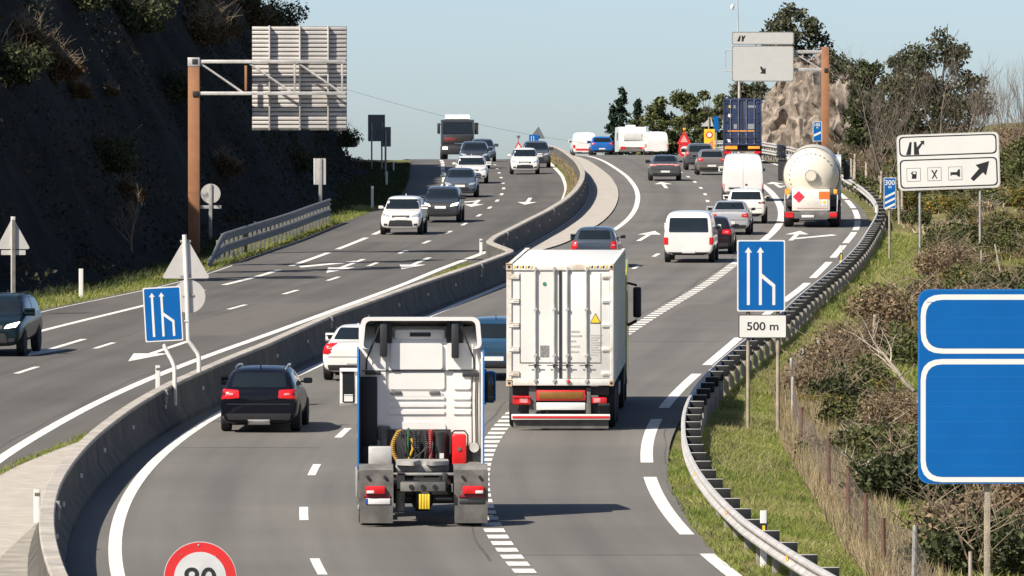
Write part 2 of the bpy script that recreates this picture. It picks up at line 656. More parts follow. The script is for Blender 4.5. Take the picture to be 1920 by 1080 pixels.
def arrow(x, y0, y1, branch=0, back=False, fn=L0):
    """lane arrow painted between photo rows y0 (near) and y1 (far), at photo column x of its middle"""
    X, Ym = P(x, (y0 + y1) / 2)
    off = X - fn(Ym)
    a, b = P(x, y0)[1], P(x, y1)[1]
    Lg = b - a
    sh = [(-.10, 0), (.10, 0), (.10, Lg * .62), (.50, Lg * .62), (0, Lg), (-.50, Lg * .62), (-.10, Lg * .62)]
    tris = [(0, 1, 2, 6)], [(3, 4, 5)]
    v = list(sh); fs = [(0, 1, 2, 6), (3, 4, 5)]
    if branch:
        s = branch
        n = len(v)
        v += [(.10 * s, Lg * .12), (.10 * s, Lg * .26), (1.5 * s, Lg * .62), (1.75 * s, Lg * .52)]
        fs.append((n, n + 1, n + 2, n + 3) if s < 0 else (n, n + 3, n + 2, n + 1))
    out = []
    for u, t in v:
        yy = (b - t) if back else (a + t)
        uu = -u if back else u
        X = fn(yy) + off + uu
        out.append((X, yy, Z(X, yy) + .006))
    me = bpy.data.meshes.new('road_arrow')
    me.from_pydata(out, [], fs)
    tag(link('road_arrow', me, ROADPAINT), kind='structure')


arrow(1213, 452, 433)
arrow(1245, 353, 341)
arrow(1492, 451, 433, branch=1)
arrow(1456, 352, 341, branch=1)
arrow(104, 668, 636, back=True, fn=AL)
arrow(296, 678, 640, back=True, fn=AL)
arrow(648, 512, 486, back=True, fn=AL, branch=1)
arrow(780, 505, 483, back=True, fn=AL)
arrow(891, 388, 375, back=True, fn=AL, branch=1)
arrow(990, 384, 371, back=True, fn=AL)

# ------------------------------------------------------------------ median: apron, barrier
strip('median_pavement', lambda Y: BC(Y) - .1 - 1.9 * sstep(200, 160, Y), BC, 62, 200, APRON, .05)
strip('median_pavement', BC, lambda Y: BC(Y) + .5 + (L0(Y) - .75 - BC(Y) - .5) * sstep(298, 330, Y) * .85, 298, 640, APRON, .05)
strip('median_gutter', lambda Y: BC(Y) - .32 - .75 * sstep(153, 132, Y), lambda Y: BC(Y) - .25, 90, 156, CONCRETE, .056)
strip('median_gutter', lambda Y: BC(Y) + .45, lambda Y: BC(Y) + .75, 305, 640, CONCRETE, .058)
strip('median_soil', RL, BC, 398, 640, SOIL, .12)
strip('median_soil', lambda Y: RL(Y) + .3, lambda Y: BC(Y) - .3, 284, 300, SOIL, .03)

BARR = mat('barrier_face_shade', (.050, .048, .043), .9, scale=1.1, bump=.35, bscale=9, col2=(.105, .098, .085))  # side faces: their shade, with some soot, is put into the colour
COPING = mat('pale_coping', (.27, .245, .21), .9, scale=1.3, bump=.3, bscale=9, col2=(.42, .385, .335))
sec = [(-.33, 0), (-.33, .10), (-.17, .34), (-.12, .86), (.12, .86), (.17, .34), (.33, .10), (.33, 0)]
sec2 = [(-.135, .83), (-.135, .885), (-.115, .905), (.115, .905), (.135, .885), (.135, .83)]
CHARC = mat('joint_dark', (.018, .018, .017), .9, var=.2)
rings = []; rings2 = []
byy = np.concatenate([np.arange(62, 282, 2.0), np.arange(282, 306, .5), np.arange(306, 640, 2.0)])
for Y in byy:
    X = BC(Y)
    s = (BC(Y + .5) - BC(Y - .5))
    n = Vector((1, -s, 0)).normalized()
    rings.append([(X + n.x * u, Y + n.y * u, Z(X, Y) + w) for u, w in sec])
    rings2.append([(X + n.x * u, Y + n.y * u, Z(X, Y) + w) for u, w in sec2])
barrier = thing('concrete_barrier', 'long curving concrete median barrier with pale top between the carriageways', 'barrier', (0, 0, 0))
MB().loft(rings).build('barrier_wall', BARR, barrier, 30)
MB().loft(rings2).build('coping', COPING, barrier, 30)
for Y in np.arange(92, 440, 8.0):                               # casting joints
    if 280 < Y < 306: continue
    m = MB(); m.prism([(u * 1.012, w * 1.002) for u, w in sec], -.018, .018, 'y')
    o = m.build('casting_joint', CHARC, barrier, 0)
    o.location = (BC(Y), Y, Z(BC(Y), Y)); o.rotation_euler = (0, 0, heading(BC, Y))
Y = 130.0
while Y < 420:                                                  # small square reflectors on the right face
    X = BC(Y)
    m = MB()
    m.box(-.02, .035, -.05, .05, -.045, .045, .008)
    o = m.build('reflector', SIGNWHITE, barrier)
    o.location = (X + .16, Y, Z(X, Y) + .5)
    Y += 9.0
for (x, y) in [(100, 950), (325, 738), (636, 600), (903, 500), (968, 440), (1045, 395)]:        # bolted post sockets on the barrier
    X, Y = P(x, y, .8)
    m = MB()
    m.box(-.05, .05, -.06, .06, -.12, .22, .01)
    m.box(-.03, .07, -.10, .10, .08, .13, .01)
    o = m.build('post_socket', STEELDULL, barrier)
    o.location = (BC(Y) + .15, Y, Z(X, Y) + .68)


def marker_post(x, y, h, label, w=.12, yellow=False, off=None, Y=None):
    if Y is None:
        X, Y = P(x, y)
    else:
        X = XA(x, Y)
    t = thing('delineator_post', label, 'marker post', (X, Y, TZ(X, Y) - .05), group='marker posts along the motorway')
    m = MB()
    m.prism(rpoly([(-w / 2, -.03), (w / 2, -.03), (w / 2, .03), (-w / 2, .03)], .02, 3), 0, h, 'z')
    m.build('post', SIGNWHITE, t)
    if yellow:
        m = MB(); m.box(-w / 2 - .003, w / 2 + .003, -.034, .034, h * .55, h * .78); m.build('band', BLACK, t, 0)
        m = MB(); m.box(-w * .2, w * .2, -.040, .040, h * .28, h * .74); m.build('reflector', YELLOW, t, 0)
    return t


marker_post(152, 557, 1.0, 'white marker post standing alone on the grass verge below the dark cutting', .15)
marker_post(478, 432, .5, 'short pale post top showing behind the left guardrail', .12, Y=345)
marker_post(698, 392, 1.15, 'white marker post on the verge left of the white oncoming car', .13)
marker_post(725, 349, .85, 'white marker post at the foot of the twin dark sign posts', .12)
marker_post(738, 325, .75, 'farthest white marker post on the left verge near the crest', .10)
marker_post(1432, 1012, 1.0, 'white marker post with black band and yellow reflector behind the near guardrail', .12, True, Y=139)
marker_post(1577, 520, 1.2, 'thin white post with yellow reflector where guardrail straightens below the tanker', .10, True)
marker_post(1643, 432, 1.05, 'white post with yellow reflector beside the guardrail kink right of the tanker', .11, True)
for (x, y, lb) in [(69, 985, 'short white stub post on the concrete apron beside the near barrier'), (296, 735, 'short white stub post behind the barrier left of the lane sign'),
                   (902, 480, 'small white stub post on the barrier beside the jog')]:
    X, Y = P(x, y)
    X = min(X, BC(Y) - .36)
    t = thing('stub_post', lb, 'post', (X, Y, Z(X, Y) + .05))
    m = MB(); m.prism(rpoly([(-.06, -.03), (.06, -.03), (.06, .03), (-.06, .03)], .015, 3), 0, .62, 'z'); m.build('post', SIGNWHITE, t)
    m = MB(); m.box(-.045, .045, -.036, .036, .5, .56); m.build('band', SHADEPL, t, 0)

# ------------------------------------------------------------------ guardrails
WSEC = [(0, -.155), (.035, -.15), (.075, -.105), (.075, -.075), (.01, -.025), (.01, .025), (.075, .075), (.075, .105), (.035, .15), (0, .155)]


def beam(m, fn, y0, y1, zc, side, zf=None, step=2.0, th=.012):
    """W-profile beam following X=fn(Y); side=-1: waves towards -X"""
    rr = []
    for Y in np.arange(y0, y1 + .01, step):
        X = fn(Y)
        s = fn(Y + .5) - fn(Y - .5)
        n = Vector((1, -s, 0)).normalized()
        z = Z(X, Y) + (zf(Y) if zf else zc)
        ring = [(X + n.x * side * u, Y + n.y * side * u, z + w) for u, w in WSEC]
        ring += [(X + n.x * side * (u - th), Y + n.y * side * (u - th), z + w) for u, w in reversed(WSEC)]
        rr.append(ring)
    m.loft(rr)


BLOCK = mat('blockout_dark', (.022, .023, .024), .8, var=.2, spec=.15)
rail = thing('guardrail', 'long galvanised guardrail with blocked-out posts along the right hard shoulder', 'guardrail')
m = MB(); beam(m, GRL, 100, 470, .60, -1); m.build('beam', STEEL, rail, 30)
Y = 104.0
npost = 0
while Y < 470 and npost < 95:
    X = GRL(Y)
    a = heading(GRL, Y)
    m = MB()
    m.box(.22, .34, -.05, .05, -.35, .72, .008)
    o = m.build('post', CONCRETE, rail, 30)
    m = MB(); m.box(.02, .34, -.085, .085, .50, .72, .012); m.build('blockout', BLOCK, o, 30)
    m = MB(); m.box(.02, .34, -.09, .0, .721, .735, .004); m.build('cap_plate', STEEL, o, 30)
    o.location = (X, Y, Z(X, Y)); o.rotation_euler = (0, 0, a)
    npost += 1
    Y += 3.0 if Y < 330 else 6.0
for Y in np.arange(120, 330, 12.0):
    m = MB(); m.prism([(-.05, -.06), (.05, -.06), (.05, .06), (-.05, .06)], -.01, .01, 'x')
    o = m.build('reflector', AMBER, rail, 0)
    X = GRL(Y)
    o.location = (X - .05, Y, Z(X, Y) + .60)

RAILGREY = mat('rail_grey', (.17, .17, .165), .6, metal=.2, var=.25, scale=2)
GLX = lambda Y: PE(Y) - .45
ya, yb = P(410, 500)[1] - 1.0, P(592, 418)[1]
t = thing('guardrail', 'short twin-beam guardrail on the left verge below the cutting', 'guardrail')
ramp = lambda h: (lambda Y: h - (h - .12) * sstep(ya + 7, ya, Y))
m = MB(); beam(m, GLX, ya, yb, 1, 1, ramp(.95), step=1.0); m.build('upper_beam', RAILGREY, t, 30)
m = MB(); beam(m, GLX, ya + 3, yb, 1, 1, ramp(.50), step=1.0); m.build('lower_beam', RAILGREY, t, 30)
for Y in np.arange(ya + 5, yb, 2.0):
    X = GLX(Y)
    m = MB(); m.box(-.12, 0, -.05, .05, -.1, ramp(1.06)(Y), .006); o = m.build('post', RAILGREY, t, 30)
    o.location = (X, Y, Z(X, Y))
# far guardrail under the outcrop
t = thing('guardrail', 'distant twin-beam guardrail curving below the pale rock outcrop', 'guardrail')
FG = lambda Y: L0(Y) + 11.4
m = MB(); beam(m, FG, 476, 620, .95, -1); m.build('upper_beam', STEEL, t, 30)
m = MB(); beam(m, FG, 476, 620, .45, -1); m.build('lower_beam', STEEL, t, 30)
for Y in np.arange(478, 620, 4.0):
    m = MB(); m.box(0, .12, -.05, .05, -.1, 1.1, .006); o = m.build('post', STEELDULL, t, 30); o.location = (FG(Y), Y, Z(FG(Y), Y))

# ------------------------------------------------------------------ the dark cutting on the left
def hill_h(d, Y):
    if d <= 0: return 0
    top = 11.5 + 17.0 * sstep(361, 373, Y) + 1.6 * math.sin(Y * .11) + 1.2 * math.sin(Y * .041 + 1)
    top *= 1 - sstep(496, 520, Y)
    h = .28 * min(d, 1.8) + max(0, d - 1.8) * 1.75
    h += noise.fractal(Vector((d * .35, Y * .14, 1.7)), 1, 2.1, 5) * 1.1 * sstep(1, 5, d)
    if h > top: h = top + (h - top) * .12
    return max(h, -.4)


hy = np.arange(90, 640, 1.6)
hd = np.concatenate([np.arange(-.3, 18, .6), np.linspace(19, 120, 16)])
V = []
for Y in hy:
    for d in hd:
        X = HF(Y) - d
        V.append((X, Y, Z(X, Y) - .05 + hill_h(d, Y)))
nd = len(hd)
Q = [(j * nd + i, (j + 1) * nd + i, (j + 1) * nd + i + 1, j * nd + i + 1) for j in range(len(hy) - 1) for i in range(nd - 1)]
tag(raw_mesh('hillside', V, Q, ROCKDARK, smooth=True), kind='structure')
# ------------------------------------------------------------------ cars
# station: y/L, underside z, sill half width, waist z, waist half width, belt z, belt half width, top z, top half width  (z/H, half widths/(W/2))
SHAPES = {
 'hatch': [(0, .25, .82, .40, .87, .56, .80, .60, .60), (.010, .145, .90, .39, .955, .62, .89, .67, .70), (.045, .125, .94, .42, .99, .65, .93, .74, .76),
           (.085, .125, .95, .42, 1, .655, .93, .87, .74), (.13, .165, .95, .42, 1, .655, .935, .965, .72), (.22, .16, .95, .42, 1, .65, .935, .99, .72), (.42, .16, .95, .42, 1, .645, .935, 1.0, .71),
           (.56, .16, .95, .42, 1, .64, .935, .965, .69), (.66, .16, .95, .42, 1, .635, .93, .80, .72), (.745, .16, .95, .42, 1, .625, .92, .665, .76), (.86, .165, .95, .42, .99, .575, .88, .625, .66),
           (.955, .135, .93, .40, .95, .50, .82, .55, .60), (.99, .14, .86, .36, .87, .44, .74, .47, .55), (1, .26, .76, .34, .78, .40, .66, .42, .5)],
 'suv': [(0, .30, .82, .44, .88, .58, .84, .62, .66), (.010, .19, .91, .42, .96, .62, .92, .68, .74), (.04, .21, .94, .44, .99, .64, .95, .74, .80),
         (.075, .21, .95, .44, 1, .645, .95, .87, .79), (.115, .205, .95, .44, 1, .645, .95, .965, .77), (.22, .20, .95, .44, 1, .64, .95, .995, .76), (.44, .20, .95, .44, 1, .635, .95, 1.0, .75),
         (.58, .20, .95, .44, 1, .63, .945, .965, .74), (.66, .20, .95, .44, 1, .625, .94, .82, .77), (.735, .20, .95, .44, 1, .62, .93, .675, .80), (.87, .205, .95, .44, .99, .60, .90, .635, .72),
         (.96, .17, .93, .42, .96, .54, .85, .58, .66), (.99, .17, .90, .36, .91, .46, .80, .49, .62), (1, .22, .78, .36, .8, .42, .7, .44, .55)],
 'sedan': [(0, .26, .82, .42, .88, .60, .84, .625, .70), (.010, .15, .91, .41, .96, .645, .90, .68, .74), (.04, .18, .94, .43, .99, .665, .92, .70, .76),
           (.12, .17, .95, .43, 1, .67, .925, .72, .76), (.16, .17, .95, .43, 1, .67, .925, .75, .74), (.25, .165, .95, .43, 1, .66, .925, .93, .68), (.30, .165, .95, .43, 1, .655, .925, .975, .67), (.44, .165, .95, .43, 1, .65, .925, 1.0, .67),
           (.56, .165, .95, .43, 1, .645, .925, .965, .66), (.66, .165, .95, .43, 1, .64, .92, .80, .70), (.735, .165, .95, .43, 1, .63, .91, .67, .74), (.87, .17, .95, .42, .98, .585, .87, .63, .66),
           (.965, .14, .92, .40, .94, .50, .80, .54, .58), (.99, .14, .86, .36, .87, .44, .74, .47, .55), (1, .27, .76, .34, .78, .40, .66, .42, .5)],
 'van': [(0, .22, .90, .40, .95, .56, .93, .62, .90), (.006, .17, .94, .40, .985, .56, .97, .72, .93), (.02, .15, .96, .40, 1, .57, .985, .92, .90), (.05, .15, .96, .40, 1, .57, .99, .98, .87),
         (.12, .15, .96, .40, 1, .57, .99, 1.0, .86), (.45, .15, .96, .40, 1, .57, .99, 1.0, .86), (.68, .15, .96, .40, 1, .57, .985, .98, .84), (.77, .15, .96, .40, 1, .57, .98, .85, .85), (.86, .15, .96, .40, 1, .56, .96, .61, .86),
         (.94, .16, .94, .38, .97, .48, .88, .52, .74), (.985, .18, .88, .34, .9, .42, .8, .45, .66), (1, .24, .8, .32, .82, .37, .7, .39, .6)],
}


def car_body(L, W, H, shape):
    rings = []
    for (yf, zb, wl, zm, wm, zt, wt, zr, wr) in SHAPES[shape]:
        h = W / 2
        y = (yf - .5) * L
        zb, zm, zt, zr = zb * H, zm * H, zt * H, zr * H
        wl, wm, wt, wr = wl * h, wm * h, wt * h, wr * h
        half = [(wl * .72, zb), (wl, zb + .05), (wm, zm), (wt * .45 + wm * .55, zm * .42 + zt * .58), (wt, zt), (wt * .42 + wr * .58, zt * .42 + zr * .58), (wr, zr - .025 * H * (1 if zr > .8 * H else .5)), (wr * .7, zr)]
        ring = [(0, y, zb)] + [(a, y, b) for a, b in half] + [(0, y, zr + .012)] + [(-a, y, b) for a, b in reversed(half)]
        rings.append(ring)
    m = MB().loft(rings)
    bmesh.ops.recalc_face_normals(m.bm, faces=m.bm.faces[:])
    me = bpy.data.meshes.new('body')
    m.bm.to_mesh(me); m.bm.free()
    o = bpy.data.objects.new('tmp', me)
    COL.objects.link(o)
    md = o.modifiers.new('s', 'SUBSURF'); md.levels = 2; md.render_levels = 2
    dg = bpy.context.evaluated_depsgraph_get()
    me2 = bpy.data.meshes.new_from_object(o.evaluated_get(dg))
    bpy.data.objects.remove(o)
    bpy.data.meshes.remove(me)
    me2.name = 'body'
    me2.shade_smooth()
    bm = bmesh.new(); bm.from_mesh(me2)
    bv = BVHTree.FromBMesh(bm); bm.free()
    return me2, bv


VIEW = {'rear': (Vector((0, -1, 0)),), 'front': (Vector((0, 1, 0)),), 'left': (Vector((-1, 0, 0)),), 'right': (Vector((1, 0, 0)),), 'top': (Vector((0, 0, 1)),)}


def patch(name, bv, outline, view, material, parent, off=.008, rings=5, rad=.03):
    """a panel whose outline is given in an elevation, laid onto the bodywork with its own thickness"""
    out = rpoly(outline, rad, 4) if rad else outline
    # denser outline
    dense = []
    for i in range(len(out)):
        a, b = Vector(out[i]), Vector(out[(i + 1) % len(out)])
        k = max(1, int((b - a).length / .12))
        for j in range(k):
            q = a + (b - a) * j / k
            dense.append((q.x, q.y))
    out = dense
    cx = sum(p[0] for p in out) / len(out); cz = sum(p[1] for p in out) / len(out)
    d = VIEW[view][0]

    def hit(u, v, o):
        if view in ('rear', 'front'): org = Vector((u, 0, v)) + d * 10
        elif view in ('left', 'right'): org = Vector((0, u, v)) + d * 10
        else: org = Vector((u, v, 0)) + d * 10
        h, n, i, ds = bv.ray_cast(org, -d)
        if h is None:
            h, n, i, ds = bv.find_nearest(org - d * 9)
        if n.dot(d) < 0: n = -n
        return h + n * o
    bm = bmesh.new()
    c = bm.verts.new(hit(cx, cz, off))
    prev = None
    n = len(out)
    for r in range(1, rings + 1):
        k = r / rings
        ring = [bm.verts.new(hit(cx + (u - cx) * k, cz + (v - cz) * k, off)) for u, v in out]
        for i in range(n):
            j = (i + 1) % n
            if prev is None: bm.faces.new((c, ring[i], ring[j]))
            else: bm.faces.new((prev[i], ring[i], ring[j], prev[j]))
        prev = ring
    skirt = [bm.verts.new(hit(u, v, -.012)) for u, v in out]
    for i in range(n):
        j = (i + 1) % n
        bm.faces.new((prev[i], skirt[i], skirt[j], prev[j]))
    bmesh.ops.recalc_face_normals(bm, faces=bm.faces[:])
    me = bpy.data.meshes.new(name)
    bm.to_mesh(me); bm.free()
    me.shade_smooth(); me.set_sharp_from_angle(angle=R(50))
    return link(name, me, material, parent)


def wheel(parent, x, y, r, w, name='wheel', rimmat=None, hub=True):
    t = MB()
    s = 1 if x > 0 else -1
    t.lathe([(-w / 2, r * .62), (-w / 2, r * .93), (-w * .36, r), (w * .36, r), (w / 2, r * .93), (w / 2, r * .62)], 'x', seg=24)
    o = t.build(name, RUBBER, parent, 35)
    o.location = (x, y, r)
    m = MB()
    m.lathe([(s * w * .30, .02), (s * w * .34, r * .2), (s * w * .30, r * .30), (s * w * .44, r * .56), (s * w * .505, r * .64), (s * w * .46, r * .64), (s * w * .3, r * .1)], 'x', seg=20)
    m.build('rim', rimmat or RIM, o, 35)
    return o


def lat(fn, Y): return heading(fn, Y)


def place(x, y, fn, L, front=False, dyaw=0.0, dist=None):
    if dist: X, Y = XA(x, dist), dist
    else: X, Y = P(x, y)
    a = heading(fn, Y) + dyaw
    fx, fy = -math.sin(a), math.cos(a)
    s = L / 2 - (.16 * L if L < 7 and not dist else 0)      # (x, y) marks where the nearest tyres touch the road
    cx, cy = X + fx * s, Y + fy * s
    g = math.atan((Z(cx, cy + 2) - Z(cx, cy - 2)) / 4)
    loc = (cx, cy, Z(cx, cy) + .004)
    return (loc, a + math.pi, -g) if front else (loc, a, g)


def car(name, label, cat, shape, x, y, L, W, H, pm, front=False, lane=L0, dyaw=0, dist=None, tail=TAIL, head=HEAD, rails=False, tail_z=.60, tail_h=.10, tail_w=.42, plate='bumper',
        tail_pts=None, cladding=False, group=None, grille=True, bodylabel=None, barlamp=False):
    loc, yaw, pitch = place(x, y, lane, L, front, dyaw, dist)
    t = thing(name, label, cat, loc, yaw, pitch, group)
    me, bv = car_body(L, W, H, shape)
    link('body', me, pm, t)
    h = W / 2
    S = SHAPES[shape]
    van = shape == 'van'
    wh = .92 if van else 1.0
    # rear glass
    if shape == 'hatch': rg = [(-.70 * h, .70 * H), (.70 * h, .70 * H), (.62 * h, .915 * H), (-.62 * h, .915 * H)]
    elif shape == 'suv': rg = [(-.76 * h, .69 * H), (.76 * h, .69 * H), (.69 * h, .91 * H), (-.69 * h, .91 * H)]
    elif shape == 'sedan': rg = [(-.72 * h, .745 * H), (.72 * h, .745 * H), (.58 * h, .945 * H), (-.58 * h, .945 * H)]
    else: rg = [(-.80 * h, .60 * H), (.80 * h, .60 * H), (.76 * h, .88 * H), (-.76 * h, .88 * H)]
    if not name.startswith('panel'):
        patch('rear_window', bv, rg, 'rear', GLASS, t, rad=.06)
    # windscreen
    zt, zw = (.925, .66) if not van else (.93, .60)
    k = {'hatch': (.66, .76), 'suv': (.70, .80), 'sedan': (.62, .74), 'van': (.80, .88)}[shape]
    patch('windscreen', bv, [(-k[1] * h, (zw + .015) * H), (k[1] * h, (zw + .015) * H), (k[0] * h, zt * H), (-k[0] * h, zt * H)], 'front', GLASS, t, rad=.05, rings=7)
    # side glass
    if not van:
        ys = {'hatch': [(.115, .70), (.13, .885), (.36, .93), (.37, .70)], 'suv': [(.10, .69), (.12, .90), (.36, .935), (.37, .69)], 'sedan': [(.21, .71), (.29, .90), (.43, .93), (.44, .70)]}[shape]
        b = {'hatch': .385, 'suv': .385, 'sedan': .455}[shape]
        zz = .695 if shape != 'sedan' else .70
        for sd in ('left', 'right'):
            patch('side_window', bv, [((u - .5) * L, v * H) for u, v in ys], sd, GLASS, t, rad=.05)
            patch('side_window', bv, [((b - .5) * L, zz * H), ((b - .5) * L, .93 * H), ((.565 - .5) * L, .915 * H), ((.70 - .5) * L, .70 * H)], sd, GLASS, t, rad=.05)
    else:
        for sd in ('left', 'right'):
            patch('side_window', bv, [((.63 - .5) * L, .61 * H), ((.63 - .5) * L, .88 * H), ((.74 - .5) * L, .86 * H), ((.83 - .5) * L, .61 * H)], sd, GLASS, t, rad=.05)
    # rear furniture
    for s in (-1, 1):
        if tail_pts:
            pts = [(s * u * h, v * H) for u, v in tail_pts]
        elif van: pts = [(s * .83 * h, .36 * H), (s * .985 * h, .36 * H), (s * .985 * h, .50 * H), (s * .83 * h, .50 * H)]
        else:
            pts = [(s * (.95 - tail_w) * h, (tail_z - tail_h * .40) * H), (s * .94 * h, (tail_z - tail_h * .55) * H), (s * .91 * h, (tail_z + tail_h * .5) * H), (s * (.97 - tail_w) * h, (tail_z + tail_h * .38) * H)]
        tl_ = patch('tail_light', bv, pts, 'rear', tail, t, off=.014, rad=.03)
        cx_ = sum(p[0] for p in pts) / len(pts); cz_ = sum(p[1] for p in pts) / len(pts)
        if not van: patch('lamp_lens', bv, rect(cx_ - .06, cx_ + .06, cz_ - .018, cz_ + .022), 'rear', TAILOFF, tl_, off=.022, rad=.015)
    if barlamp:
        patch('light_bar', bv, [(-.55 * h, .615 * H), (.55 * h, .615 * H), (.55 * h, .655 * H), (-.55 * h, .655 * H)], 'rear', tail, t, off=.012, rad=.01)
    z0, z1 = (.20, .30) if not van else (.155, .21)
    patch('rear_skirt', bv, [(-.78 * h, z0 * H), (.78 * h, z0 * H), (.82 * h, z1 * H), (-.82 * h, z1 * H)], 'rear', TRIM, t, rad=.03)
    pz = {'bumper': .36, 'gate': .53, 'van': .22, 'low': .165}[plate] * H
    o = patch('number_plate', bv, rect(-.25, .25, pz - .05, pz + .06), 'rear', PLATE, t, off=.016, rad=.01)
    if not van:
        patch('tailgate_seam', bv, rect(-.80 * h, .80 * h, .44 * H, .452 * H), 'rear', TRIM, t, off=.003, rad=0)
    if shape in ('hatch', 'suv'):
        m = MB(); m.tube([(0, -.5 * L + .12 * L, .70 * H + .04), (.18, -.5 * L + .118 * L, .71 * H + .05), (.30, -.5 * L + .115 * L, .72 * H + .055)], .012, 6)
        w = m.build('wiper', BLACK, t); w.location = (-.1, -.055 * L, -.02)
    # front furniture
    fz = {'hatch': .47, 'suv': .50, 'sedan': .46, 'van': .40}[shape]
    for s in (-1, 1):
        patch('headlight', bv, [(s * .48 * h, (fz - .035) * H), (s * .84 * h, (fz - .01) * H), (s * .90 * h, (fz + .075) * H), (s * .56 * h, (fz + .025) * H)], 'front', head, t, off=.012, rad=.03)
        patch('fog_lamp', bv, [(s * .62 * h, .245 * H), (s * .80 * h, .25 * H), (s * .80 * h, .31 * H), (s * .62 * h, .30 * H)], 'front', TRIM, t, rad=.02)
    patch('grille', bv, [(-.42 * h, (fz - .04) * H), (.42 * h, (fz - .04) * H), (.44 * h, (fz + .02) * H), (-.44 * h, (fz + .02) * H)], 'front', TRIM, t, rad=.03)
    patch('air_intake', bv, [(-.60 * h, (z0 + .03) * H), (.60 * h, (z0 + .03) * H), (.52 * h, (fz - .11) * H), (-.52 * h, (fz - .11) * H)], 'front', TRIM, t, rad=.04)
    patch('front_plate', bv, rect(-.25, .25, (fz - .10) * H, (fz - .10) * H + .11), 'front', PLATE, t, off=.018, rad=.01)
    # wheels, arches
    r = .325 if shape in ('hatch', 'sedan') else (.36 if shape == 'suv' else .34)
    ya, yb = (.195 - .5) * L, (.805 - .5) * L
    for yy in (ya, yb):
        for s, sd in ((-1, 'left'), (1, 'right')):
            patch('wheel_arch', bv, [(yy + (r + .055) * math.cos(a), max(.12 * H, r + (r + .055) * math.sin(a))) for a in np.linspace(-.55, math.pi + .55, 20)], sd, TRIM, t, off=.004, rad=0, rings=4)
            wheel(t, s * (h - .105), yy, r, .225)
    if cladding:
        for s, sd in ((-1, 'left'), (1, 'right')):
            patch('sill_trim', bv, rect(ya, yb, .20 * H, .30 * H), sd, TRIM, t, off=.006, rad=.02)
    # mirrors
    my = (.675 - .5) * L if not van else (.80 - .5) * L
    mz = .675 * H if not van else .60 * H
    for s in (-1, 1):
        m = MB()
        m.box(s * (h * .92), s * (h * .92 + .21), my - .06, my + .05, mz, mz + .13 * (1.5 if van else 1), .04, 3)
        m.box(s * (h * .84), s * (h * .95), my - .02, my + .03, mz + .02, mz + .06, .01)
        mo = m.build('door_mirror', pm if not front or van is False else TRIM, t, 40)
        m = MB(); m.box(s * (h * .92 + .03), s * (h * .92 + .185), my - .067, my - .059, mz + .02, mz + .11, .004); m.build('mirror_glass', GLASS, mo, 0)
    if rails:
        for s in (-1, 1):
            m = MB()
            m.tube([(s * .60 * h, (.14 - .5) * L, .965 * H), (s * .64 * h, (.18 - .5) * L, 1.0 * H), (s * .635 * h, (.35 - .5) * L, 1.015 * H), (s * .62 * h, (.54 - .5) * L, .995 * H), (s * .60 * h, (.57 - .5) * L, .96 * H)], .022, 6)
            m.build('roof_rail', CHROME if rails == 2 else TRIM, t)
    if not van:
        m = MB(); m.prism([((.20 - .5) * L, .985 * H), ((.155 - .5) * L, 1.045 * H), ((.15 - .5) * L, .985 * H)], -.012, .012, 'x'); m.build('aerial', pm, t)
    return t, bv
P_BLACK = paint('black', (.005, .006, .010))
P_NAVY = paint('navy', (.014, .032, .060))
P_BLUEDK = paint('steel_blue', (.020, .065, .125), .5)
P_ICE = paint('ice_blue', (.055, .072, .095), .6)
P_SILVER = paint('silver', (.44, .44, .44), .8)
P_GREY = paint('grey', (.085, .09, .095), .6)
P_GREYB = paint('brown_grey', (.17, .155, .145), .6)
P_DKGREY = paint('dark_grey', (.045, .048, .052), .5)
P_SLATE = paint('slate_blue', (.10, .12, .15), .7)
P_BLUE = paint('bright_blue', (.012, .12, .42), .3)
P_DKRED = paint('dark_maroon', (.020, .012, .016))
P_TEAL = paint('dark_teal', (.006, .014, .018))

# right carriageway, driving away
car('estate_car', 'black estate car with silver roof rails left of the white tractor unit', 'car', 'hatch', 489, 809, 4.55, 1.80, 1.47, P_BLACK, rails=2, tail_z=.60, tail_h=.15, tail_w=.46, plate='low')
car('saloon_car', 'white saloon with boomerang tail lamps half hidden behind the white tractor unit', 'car', 'sedan', 672, 713, 4.6, 1.80, 1.42, WHITEP,
    tail_pts=[(.95, .50), (.80, .50), (.70, .545), (.80, .56), (.74, .655), (.55, .675), (.55, .69), (.90, .685), (.955, .60)], tail=TAIL)
car('suv', 'dark blue car between the white tractor unit and the container trailer', 'car', 'suv', 930, 713, 4.4, 1.82, 1.62, P_BLUEDK, tail_z=.62, tail_w=.2, plate='bumper')
car('hatchback', 'slate blue hatchback just ahead of the white container trailer', 'car', 'hatch', 1116, 501, 4.2, 1.76, 1.50, P_ICE, tail_z=.56, tail_h=.2, tail_w=.26)
car('van', 'white passenger van with wide dark rear window left of the blue lane sign', 'van', 'van', 1293, 492, 4.9, 1.88, 1.94, WHITEP, plate='van', tail=TAIL)
car('hatchback', 'dark maroon hatchback squeezed right of the white passenger van', 'car', 'hatch', 1333, 476, 4.2, 1.76, 1.46, P_DKRED, tail_z=.60, tail_h=.13)
car('saloon_car', 'silver saloon ahead of the white passenger van', 'car', 'sedan', 1368, 440, 4.6, 1.78, 1.44, P_SILVER, tail_z=.58, tail_h=.11, tail_w=.36, tail=TAIL)
car('suv', 'white crossover with slim dark tail lamps between the silver saloon and tall van', 'car', 'suv', 1399, 419, 4.4, 1.80, 1.56, WHITEP, cladding=True, tail_z=.61, tail_h=.05, tail_w=.35, tail=mat('smoked_lamp', (.10, .02, .03), .25))
